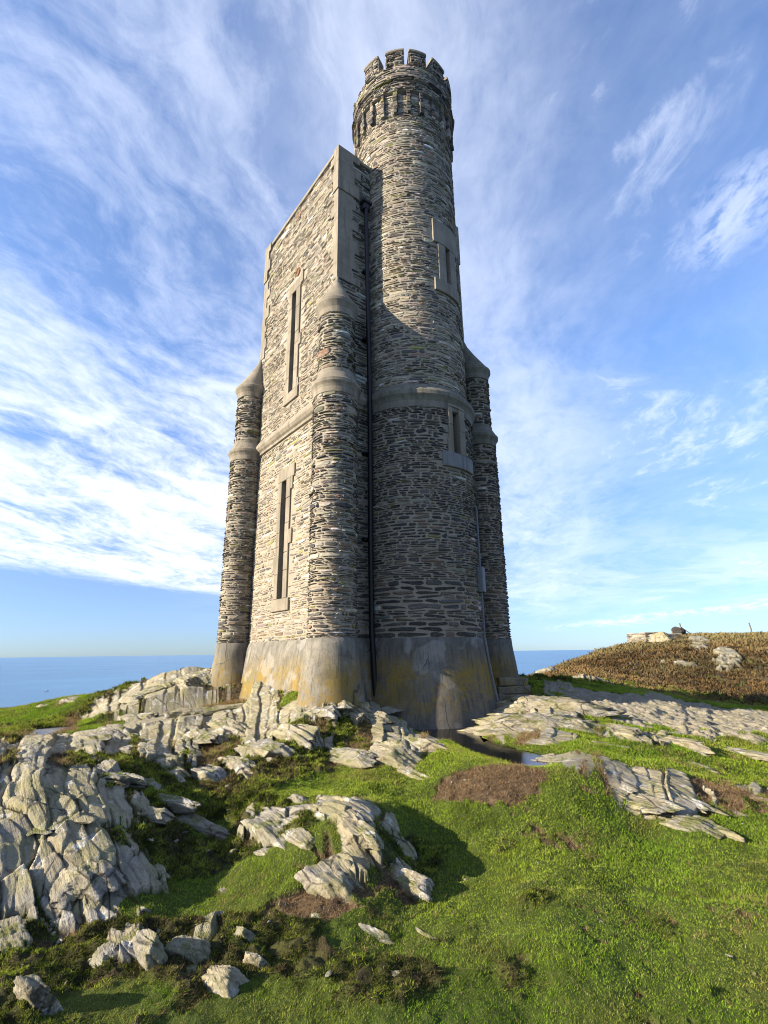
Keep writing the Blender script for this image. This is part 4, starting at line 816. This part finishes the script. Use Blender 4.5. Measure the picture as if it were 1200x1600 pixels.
# ---------------------------------------------------------------- loose and bedded rocks
_ico = {}
def ico(n):
    if n not in _ico:
        bm = bmesh.new(); bmesh.ops.create_icosphere(bm, subdivisions=n, radius=1.)
        _ico[n] = (np.array([v.co[:] for v in bm.verts]), np.array([[v.index for v in f.verts] for f in bm.faces])); bm.free()
    return _ico[n]
def rock_mesh(L, Tk, H, yaw, tilt, seed, sub):
    g = np.random.default_rng(seed); d, f = ico(sub)
    nv = np.array([(0, 1, .12), (0, -1, .05), (g.uniform(-.5, .5), g.uniform(-.3, .3), 1), (1, g.uniform(-.4, .4), g.uniform(.1, .7)), (-1, g.uniform(-.4, .4), g.uniform(.1, .7)), (0, 0, -1)])
    nv = np.concatenate([nv+g.normal(0, .10, nv.shape), g.normal(0, 1, (7, 3))+np.array([0, 0, .4])])
    nv /= np.linalg.norm(nv, axis=1)[:, None]
    dd = np.concatenate([g.uniform(.55, .75, 2), g.uniform(.5, .8, 1), g.uniform(.6, .85, 2), [.9], g.uniform(.62, 1., 7)])
    q = (d@nv.T)/dd; r = 1/np.maximum(q.max(1), .6)
    x = d*r[:, None]
    # beds: stacked leaves across the thickness, each with its own slip and broken end
    nl = max(3, int(round(Tk/.045))); b = x[:, 1]*nl*.5+.5*x[:, 2]*tilt/20+.35*(fbm3(x*2.2+seed, 3, 1))
    k = np.floor(b); fr = b-k
    slip = hsh(k, k*0, k*0, seed % 997); slip2 = hsh(k, k*0+1, k*0, seed % 997)
    x[:, 0] *= .80+.32*slip; x[:, 2] *= .84+.26*slip2
    x *= (1-.05*(sstep(.16, 0, fr)+sstep(.84, 1, fr)))[:, None]
    x *= 1.22; P = x*np.array([L/2, Tk/2, H*.55])
    sc = 1/max(.06, (L+Tk+H)/3)
    w = P*sc
    amp = (L+Tk+H)/3
    n1 = fbm3(w*np.array([1.6, 3.2, 2.2])+seed*1.7, 4, 2); n2 = np.abs(fbm3(w*np.array([3, 10, 6])+seed, 4, 3)); n3 = fbm3(w*11+seed, 3, 4)
    P = P+d*(amp*(.10*n1-.09*n2+.075*n3))[:, None]
    t_ = R(tilt); c, s = math.cos(t_), math.sin(t_)
    P = np.stack([P[:, 0], P[:, 1]*c-P[:, 2]*s*.6, P[:, 2]*c+P[:, 1]*s*.6], 1)
    ya = math.atan2(SK[1], SK[0])+R(yaw); c, s = math.cos(ya), math.sin(ya)
    return np.stack([P[:, 0]*c-P[:, 1]*s, P[:, 0]*s+P[:, 1]*c, P[:, 2]], 1), f
GR_ = [('rocks of the big left outcrop', lambda l: 'big left outcrop' in l or 'whaleback' in l or 'white veined' in l or 'cream' in l or 'bluish' in l),
       ('slabs of the right hand outcrop', lambda l: 'right hand outcrop' in l)]
for i, (x, y, z, L, Tk, H, yaw, tilt, lab) in enumerate(ROCKS):
    zz = float(gz(x, y)[0]); low = 'lower left' in lab or 'soil hollow' in lab or 'bottom left' in lab; H = H*((.36 if x < 0 else .5) if 'outcrop' in lab else .8 if low else .62); L *= .85 if low else 1.2; Tk *= .62 if low else 1; H *= 1.2 if low else 1; tilt += 12*low; yaw += 0 if x > 1 else 17; sub = 6 if L*H/(y*y) > .008 else 5 if L*H/(y*y) > .0006 else 4
    v, f = rock_mesh(L, Tk, H, yaw, tilt+12, 100+i*7, sub)
    a = Acc(); lo = v[:, 2].min()
    base = np.array([x, y+.35*H*.3, min(zz, z+.05)-.02])
    v = v+base+np.array([0, 0, H*.12-((.13 if x < 0 else .05) if 'outcrop' in lab or 'whaleback' in lab or 'white veined' in lab or 'cream' in lab or 'bluish' in lab else 0)])
    a.add(v, tris=f)
    kind = 'slab' if 'slab' in lab else 'boulder' if 'boulder' in lab else 'stone' if 'stone' in lab else 'rock'
    o = a.build(kind, [ROCK], smooth=True, loc=tuple(base), col=False)
    gname = 'rocks bedded in the headland turf'
    for gn, fn in GR_:
        if fn(lab): gname = gn
    tag(o, lab, 'rock' if kind != 'stone' else 'stone', gname, 'thing')

# ---------------------------------------------------------------- turf, moss and heather (uncountable)
def scatter(n, r0, r1, azm, power=1.5, rk=4.0):
    """points with density falling away from the path"""
    rs = np.exp(np.linspace(math.log(r0), math.log(r1), 400)); dens = rs*rs*np.minimum(1, (rk/rs)**power)
    cdf = np.cumsum(dens); cdf /= cdf[-1]
    r = np.interp(rng.random(n), cdf, rs); a = rng.uniform(-azm, azm, n)
    return r*np.sin(a), r*np.cos(a), r
def clear(x, y, z):
    ok = ~inside_body(x, y, -.2) & (np.hypot(x-T[0], y-T[1]) > RL+.2)
    for C in B: ok &= np.hypot(x-C[0], y-C[1]) > RB+.18
    ok &= (poly_sd(x, y, POOLA) > .02) & (poly_sd(x, y, PONDA) > .02)
    return ok
def blades(x, y, z, nb, h, w, spread, lean, colf, acc):
    n = len(x)*nb
    X = np.repeat(x, nb)+rng.normal(0, 1, n)*np.repeat(spread, nb); Y = np.repeat(y, nb)+rng.normal(0, 1, n)*np.repeat(spread, nb); Z = np.repeat(z, nb)
    hh = np.repeat(h, nb)*rng.uniform(.5, 1.35, n); ww = np.repeat(w, nb)*rng.uniform(.7, 1.3, n); an = rng.uniform(0, 2*np.pi, n)
    la = rng.uniform(0, 2*np.pi, n); ln = np.abs(rng.normal(0, lean, n))*hh
    b = np.stack([X, Y, Z-.004], 1); s = np.stack([np.cos(an)*ww/2, np.sin(an)*ww/2, 0*an], 1)
    tip = b+np.stack([np.cos(la)*ln, np.sin(la)*ln, hh], 1)
    v = np.stack([b-s, b+s, tip], 1).reshape(-1, 3)
    c = np.repeat(colf(np.repeat(x, nb), np.repeat(y, nb), n), 3, 0)
    c[2::3] *= 1.15; c[0::3] *= .8; c[1::3] *= .8
    acc.add(v, tris=np.arange(3*n).reshape(-1, 3), col=np.clip(c, 0, 1))
def lerp(a, b, t): return np.asarray(a)[None]*(1-t[:, None])+np.asarray(b)[None]*t[:, None]
def turfcol(x, y, n):
    t = np.clip(.5+1.6*fbm2(x*.8, y*.8, 4, 61)+rng.normal(0, .2, n), 0, 1)
    c = lerp((.14, .25, .02), (.31, .375, .047), t)
    d = np.clip(2.4*fbm2(x*2.1+4, y*2.1, 5, 62)-.2+rng.normal(0, .18, n), 0, 1)
    c = c*(1-d[:, None])+np.array([.27, .215, .07])*d[:, None]
    dk = np.clip(2.4*fbm2(x*4.5, y*4.5, 4, 64)+rng.normal(0, .2, n), 0, .8)
    return c*(1-.62*dk[:, None])*rng.uniform(.55, 1.4, (n, 1))
def mosscol(x, y, n):
    t = np.clip(.42+1.6*fbm2(x*2.2, y*2.2, 4, 63)+2.4*fbm2(x*15, y*15, 3, 68)+rng.normal(0, .25, n), 0, 1)
    c = lerp((.034, .048, .011), (.27, .315, .042), t)
    br = rng.random(n) < np.clip(.10+1.8*fbm2(x*1.7, y*1.7, 4, 77), .03, .7)
    c[br] = np.array([.12, .085, .045])*rng.uniform(.5, 1.3, (br.sum(), 1)); return c
def deadcol(x, y, n):
    t = rng.random(n); return lerp((.11, .065, .03), (.40, .28, .15), t)
x, y, r = scatter(900000, 1.7, 24, 1.08, 1.35, 3.6)
z, (rk, mo, so, gv, he) = gz(x, y)
ok = clear(x, y, z) & (rk < .5) & (gv < .45)
pick = rng.random(len(x))
turf = ok & (pick > np.maximum(mo, so)*1.02) & (fbm2(x*6, y*6, 4, 75) > -.31); mossm = ok & (mo > .02) & (pick <= mo*1.02) & (pick > so*.8) & (fbm2(x*7, y*7, 4, 76) > -.17)
dead = ok & (((so > .3) & (pick < .75)) | (turf & (fbm2(x*1.9, y*1.9, 4, 79) > .15) & (rng.random(len(x)) < .14)) | (turf & (rng.random(len(x)) < .015)))
big = np.clip(r/4.2, .8, 3.)
a = Acc(); m = turf; blades(x[m], y[m], z[m], 3, .0125*big[m]*np.clip(np.exp(1.7*fbm2(x[m]*3.3, y[m]*3.3, 4, 78)), .95, 1.8), .0045*big[m], .007*big[m], .8, turfcol, a)
tag(a.build('grass', [LEAF]), kind='stuff')
a = Acc(); m = mossm; blades(x[m], y[m], z[m], 4, .018*big[m], .0075*big[m], .010*big[m], 1.2, mosscol, a)
tag(a.build('moss', [LEAF]), kind='stuff')
a = Acc(); m = dead; blades(x[m], y[m], z[m]+.004, 3, .022*big[m], .0035*big[m], .014*big[m], 2.2, deadcol, a)
tag(a.build('dead_grass', [LEAF]), kind='stuff')
# stone chips lying in the bare soil and moss of the foreground
x, y, r = scatter(9000, 2.5, 6.5, .74, 1.2, 3.2); z, (rk, mo, so, gv, he) = gz(x, y)
m = (rk < .3) & clear(x, y, z) & (rng.random(len(x)) < .004+.07*np.clip(so, 0, 1)+.022*mo*(x < 0)); d0, f0 = ico(2); a = Acc()
for px_, py_, pz_ in zip(x[m], y[m], z[m]):
    s_ = .006+.022*rng.random()**3; nv_ = rng.normal(0, 1, (6, 3)); nv_ /= np.linalg.norm(nv_, axis=1)[:, None]
    v = d0/np.maximum(((d0@nv_.T)/rng.uniform(.5, .95, 6)).max(1), .6)[:, None]*np.array([1.3, .9, .55])*s_; q_ = rng.uniform(0, 6.28); c_, i_ = math.cos(q_), math.sin(q_)
    a.add(np.stack([v[:, 0]*c_-v[:, 1]*i_+px_, v[:, 0]*i_+v[:, 1]*c_+py_, v[:, 2]+pz_+s_*.3], 1), tris=f0)
tag(a.build('stone_chips', [ROCK], col=False), kind='stuff')
# heather on the far slope
x, y, r = scatter(60000, 15, 75, .85, 1.0, 20)
z, (rk, mo, so, gv, he) = gz(x, y)
m = (he > .35) & (rk < .4) & ~((x > 18.5) & (x < 21.9) & (y > 35.5) & (y < 40.8)); x, y, z, r = x[m], y[m], z[m], r[m]
def heathcol(x, y, n):
    t = np.clip(.5+1.8*fbm2(x*.22, y*.22, 4, 66)+rng.normal(0, .22, n), 0, 1)
    up = sstep(30, 38, y)
    c = lerp((.035, .022, .012), (.19, .125, .055), t)
    g = np.array([.23, .19, .085])
    k = np.clip(up*.75+1.2*fbm2(x*.3+8, y*.3, 3, 67), 0, 1)[:, None]
    return c*(1-k)+g*k*rng.uniform(.6, 1.2, (n, 1))
a = Acc(); s_ = np.clip(r/30, .6, 1.6); blades(x, y, z, 7, .13*s_, .085*s_, .15*s_, .9, heathcol, a)
tag(a.build('heather', [HEATHM]), kind='stuff')

# ---------------------------------------------------------------- things on the far hill and on the sea
def ground_z(x, y): return float(gz(x, y)[0])
hx, hy = 19.2, 38.0
hut = empty('ruined_hut', (hx, hy, ground_z(hx, hy)))
tag(hut, 'low ruined grey stone hut on the left end of the brown heather ridge', 'ruin')
dv = np.array([.99, .1]); nv = np.array([.1, -.99]); zb = -.05
for (u0, u1, tp, nm) in ((0, 1.7, .62, 'front_wall'), (1.7, 3.0, .5, 'broken_wall')):
    a = Acc(); mp = wallmap(np.array([hx, hy]), dv, nv)
    block(a, mp, u0, u1-.01, zb, zb+.6+tp, -.4, 0, 6, .03, jit=.03); lay_stones(a, mp, u0, u1, zb, zb+.55+tp, (), tan=.8, pr=(.01, .05), hb=(.14, .22), lb=(.2, .5))
    a.build(nm, [MORTAR, STONE], hut)
a = Acc(); mp = wallmap(np.array([hx, hy]), np.array([-.1, .99]), np.array([-.99, -.1])); block(a, mp, .02, 2.4, zb-.5, zb+1.2, -.4, 0, 4, .03, jit=.03); lay_stones(a, mp, 0, 2.4, zb-.4, zb+1.15, (), tan=.8, pr=(.01, .05), hb=(.14, .22), lb=(.2, .5)); a.build('side_wall', [MORTAR, STONE], hut)
a = Acc(); block(a, wallmap(np.array([hx, hy]), dv, nv), .35, .8, zb+.75, zb+.87, -.02, .07, 1, .01, mat=0); a.build('slot_opening', [VOID], hut)
WOOD = mat_plain('weathered_post_wood', (.16, .13, .1), .9)
def post(px, py, h, lab, stay=0):
    z0 = ground_z(px, py); e = empty('fence_post', (px, py, z0)); tag(e, lab, 'post', 'old posts on the heather ridge')
    a = Acc(); tube(a, [(px, py, z0-.3), (px+.03, py, z0+h*.5), (px-.04, py, z0+h)], .05, 7); a.add([(px-.07, py-.04, z0+h-.01), (px, py-.06, z0+h+.02), (px+.03, py+.05, z0+h)], tris=[(0, 1, 2)]); a.build('pole', [WOOD], e)
    if stay:
        a = Acc(); tube(a, [(px+.9, py, z0+.05), (px+.45, py, z0+h*.36), (px, py, z0+h*.72)], .035, 6); a.build('stay', [WOOD], e)
post(23.4, 40.5, 1.0, 'grey wooden post with a slanting stay on the far ridge', 1)
post(28.9, 40.5, .95, 'lone thin post near the right end of the far ridge')
post(21.6, 38.6, .6, 'short thin post sticking up behind the ruined hut')
DKROCK = mat_plain('dark_lichened_rock', (.06, .055, .05), .9, .5, .2, 6)
v, f = rock_mesh(.9, .7, .7, 20, 5, 905, 5); bx, by = 22.5, 39.5; bz = ground_z(bx, by)
a = Acc(); a.add(v+np.array([bx, by, bz+.35]), tris=f); tag(a.build('boulder', [DKROCK], smooth=True, loc=(bx, by, bz), col=False), 'dark boulder on the ridge between ruined hut and slanting post', 'rock', 'rocks on the far heather ridge')
v, f = rock_mesh(1.3, .8, .9, 0, 5, 903, 5); bx, by = 19.9, 37.0; bz = ground_z(bx, by)
a = Acc(); a.add(v+np.array([bx, by, bz+.2]), tris=f); tag(a.build('boulder', [ROCK], smooth=True, loc=(bx, by, bz), col=False), 'pale boulder leaning against the front of the ruined hut', 'rock', 'rocks on the far heather ridge')
# boat
bx, by = -1035., 1600.
HULL = mat_plain('dark_boat_hull', (.02, .025, .04), .5); WHITE = mat_plain('white_boat_paint', (.75, .75, .73), .5, .05)
boat = empty('boat', (bx, by, -102)); tag(boat, 'tiny dark boat alone far out on the blue sea', 'boat')
a = Acc(); st = [(-6, .9, 1.4), (-5, 1.7, 1.3), (-1, 2.0, 1.2), (3, 1.6, 1.5), (5.2, .8, 2.0), (6.6, .05, 2.5)]; X = []
for (l, hb_, top) in st: X += [(bx+l, by-hb_, -102+top), (bx+l, by-hb_*.7, -102.3), (bx+l, by+hb_*.7, -102.3), (bx+l, by+hb_, -102+top)]
q = [(4*i+j, 4*i+j+1, 4*i+j+5, 4*i+j+4) for i in range(5) for j in range(3)]+[(4*i+3, 4*i, 4*i+4, 4*i+7) for i in range(5)]+[(0, 1, 2, 3)]
a.add(X, quads=q); a.build('hull', [HULL], boat, col=False)
a = Acc(); block(a, wallmap(np.array([bx-3.5, by-1.]), np.array([1., 0]), np.array([0, -1.])), 0, 3, -100.9, -98.6, -2, 0, 1, .2, jit=0); a.build('cabin', [WHITE], boat, col=False)

# ---------------------------------------------------------------- sky, sun, camera
SUN_AZ, SUN_EL = 250., 19.5          # compass style: 0 = +Y, clockwise
sd = Vector((math.sin(R(SUN_AZ))*math.cos(R(SUN_EL)), math.cos(R(SUN_AZ))*math.cos(R(SUN_EL)), math.sin(R(SUN_EL))))
ld = bpy.data.lights.new('sun', 'SUN'); ld.energy = 5; ld.angle = R(.5); ld.color = (1, .88, .70)
lo = bpy.data.objects.new('sun', ld); COL.objects.link(lo); lo.rotation_euler = sd.to_track_quat('Z', 'Y').to_euler()
W = bpy.data.worlds.new('World'); scene.world = W; W.use_nodes = True; t = NT(W.node_tree)
sky = t.n('ShaderNodeTexSky', sky_type='NISHITA', sun_disc=False, sun_elevation=R(SUN_EL), sun_rotation=R(SUN_AZ), altitude=120., air_density=1.0, dust_density=.15, ozone_density=2.5)
tc = t.n('ShaderNodeTexCoord').outputs['Generated']; sx, sy, sz = sep(t, tc)
den = t.m('ADD', t.m('MAXIMUM', sz, 0.), .1); cx = t.m('DIVIDE', sx, den); cy = t.m('DIVIDE', sy, den)
cv = t.n('ShaderNodeCombineXYZ', {0: cx, 1: cy, 2: 0.}).outputs[0]
# cirrus is drawn out along the wind; the wisps are teased by a slow warp
wn = t.n('ShaderNodeTexNoise', {'Vector': cv, 'Scale': .9, 'Detail': 4.}).outputs['Color']
wv = t.n('ShaderNodeVectorMath', {0: cv, 1: t.n('ShaderNodeVectorMath', {0: wn, 1: (.9, .9, .9)}, operation='MULTIPLY').outputs[0]}, operation='ADD').outputs[0]
rot = t.n('ShaderNodeMapping', {'Vector': wv, 'Rotation': (0, 0, R(16)), 'Scale': (1, 1, 1)}).outputs[0]
s1 = t.noise(t.n('ShaderNodeMapping', {'Vector': rot, 'Scale': (2.1, .85, 1)}).outputs[0], 1.6, 9, .6, .25)
s2 = t.noise(t.n('ShaderNodeMapping', {'Vector': rot, 'Scale': (5.5, 2.4, 1)}).outputs[0], 1.8, 8, .65, .4)
s3 = t.noise(t.n('ShaderNodeMapping', {'Vector': wv, 'Scale': (1.1, 1.1, 1)}).outputs[0], 1.2, 6, .6)
s4 = t.noise(t.n('ShaderNodeMapping', {'Vector': cv, 'Scale': (9, 5, 1)}).outputs[0], 2.2, 6, .65, .2)
az_ = t.m('ARCTAN2', sx, sy)
left = t.ss(.12, -.5, az_)
# the leading edge of the left hand bank crosses low over the sea
edge = t.m('ADD', t.m('MULTIPLY', cx, -.79), t.m('MULTIPLY', cy, .61))
edge = t.m('ADD', edge, t.m('MULTIPLY', t.m('SUBTRACT', s2, .5), .5))
bank = t.m('MULTIPLY', t.ss(4.15, 3.75, edge), t.ss(.25, -.08, az_))
low = t.ss(.66, .30, sz)
tex = t.m('ADD', t.m('MULTIPLY', s1, .5), t.m('ADD', t.m('MULTIPLY', s2, .32), t.m('MULTIPLY', s4, .18)))
dl_ = t.m('MULTIPLY', t.ss(.37, .68, t.m('ADD', tex, t.m('MULTIPLY', low, .05))), t.m('MULTIPLY', bank, t.m('ADD', .5, t.m('MULTIPLY', low, .36))))
vr = t.m('MULTIPLY', t.ss(.36, .66, t.m('ADD', t.m('MULTIPLY', s3, .45), t.m('MULTIPLY', tex, .55))), t.m('ADD', .2, t.m('MULTIPLY', t.ss(.60, .25, az_), .45)))
wisp = t.m('MULTIPLY', t.m('MULTIPLY', t.ss(.45, .63, tex), t.ss(.42, .58, s3)), t.m('MULTIPLY', t.ss(.2, .5, az_), .6))
rlow = t.m('MULTIPLY', t.m('MULTIPLY', t.ss(.02, .10, sz), t.ss(.30, .14, sz)), t.m('MULTIPLY', t.ss(.1, .3, az_), .34))
rr_ = t.m('MAXIMUM', t.m('MAXIMUM', vr, wisp), t.m('MULTIPLY', rlow, t.ss(.35, .6, s3)))
puff = t.m('ADD', t.m('POWER', t.m('DIVIDE', t.m('SUBTRACT', cx, .735), .10), 2.), t.m('POWER', t.m('DIVIDE', t.m('SUBTRACT', t.m('ADD', cy, t.m('MULTIPLY', cx, -.0)), .83), .13), 2.))
puff = t.m('MULTIPLY', t.m('MULTIPLY', t.ss(2.2, -.4, t.m('ADD', puff, t.m('MULTIPLY', t.m('SUBTRACT', t.m('ADD', t.m('MULTIPLY', s4, .5), t.m('MULTIPLY', s2, .5)), .5), 7.))), t.ss(.3, .6, s4)), .62)
rr_ = t.m('MAXIMUM', rr_, puff)
rr_ = t.m('MULTIPLY', rr_, t.ss(.02, .12, sz))
bnd = t.m('SUBTRACT', t.m('SUBTRACT', sz, .046), t.m('ADD', t.m('MULTIPLY', t.m('SUBTRACT', az_, .4), .07), t.m('MULTIPLY', t.m('SUBTRACT', s3, .5), .03)))
bnd = t.m('MULTIPLY', t.m('MULTIPLY', t.ss(.012, .0, t.m('ABSOLUTE', bnd)), t.ss(.26, .42, az_)), t.m('MULTIPLY', t.ss(.35, .6, s2), .6))
rr_ = t.m('MAXIMUM', rr_, bnd)
d_ = t.m('MAXIMUM', dl_, t.m('MULTIPLY', rr_, t.m('ADD', t.m('MULTIPLY', t.m('SUBTRACT', 1., left), .8), t.m('MULTIPLY', bank, .2))), clamp=True)
cloud = t.mix(t.ss(.1, .6, sz), (6.6, 6.8, 7.2), (5.6, 6.0, 7.0))
skyc = t.mix(1., sky.outputs[0], t.ramp(sz, (0., (.40, .58, 1.0)), (.12, (.60, .65, 1.04)), (.5, (1.12, 1.22, 1.46))), 'MULTIPLY')
bg = t.n('ShaderNodeBackground', {0: t.mix(d_, skyc, cloud), 1: .08})
t.n('ShaderNodeOutputWorld', {0: bg.outputs[0]})
f_, pit, rol = 776.72, .27437, -.013396
Fv = Vector((0, math.cos(pit), math.sin(pit))); Uv = Vector((0, -math.sin(pit), math.cos(pit))); Rv = Vector((1, 0, 0))
R2 = Rv*math.cos(rol)+Uv*math.sin(rol); U2 = Uv*math.cos(rol)-Rv*math.sin(rol)
cd_ = bpy.data.cameras.new('camera'); cam = bpy.data.objects.new('camera', cd_); COL.objects.link(cam)
cam.matrix_world = Matrix(((R2.x, U2.x, -Fv.x, 0), (R2.y, U2.y, -Fv.y, 0), (R2.z, U2.z, -Fv.z, 0), (0, 0, 0, 1)))
cd_.sensor_fit = 'VERTICAL'; cd_.sensor_height = 36; cd_.sensor_width = 36; cd_.lens = 36*f_/1600; cd_.clip_start = .1; cd_.clip_end = 200000
scene.camera = cam
vs = scene.view_settings; vs.view_transform = 'Standard'; vs.look = 'None'; vs.exposure = 1.45; vs.gamma = 1; vs.use_curve_mapping = False
scene.cycles.filter_width = 1.05; scene.cycles.max_bounces = 6; scene.cycles.diffuse_bounces = 3; scene.cycles.transmission_bounces = 3
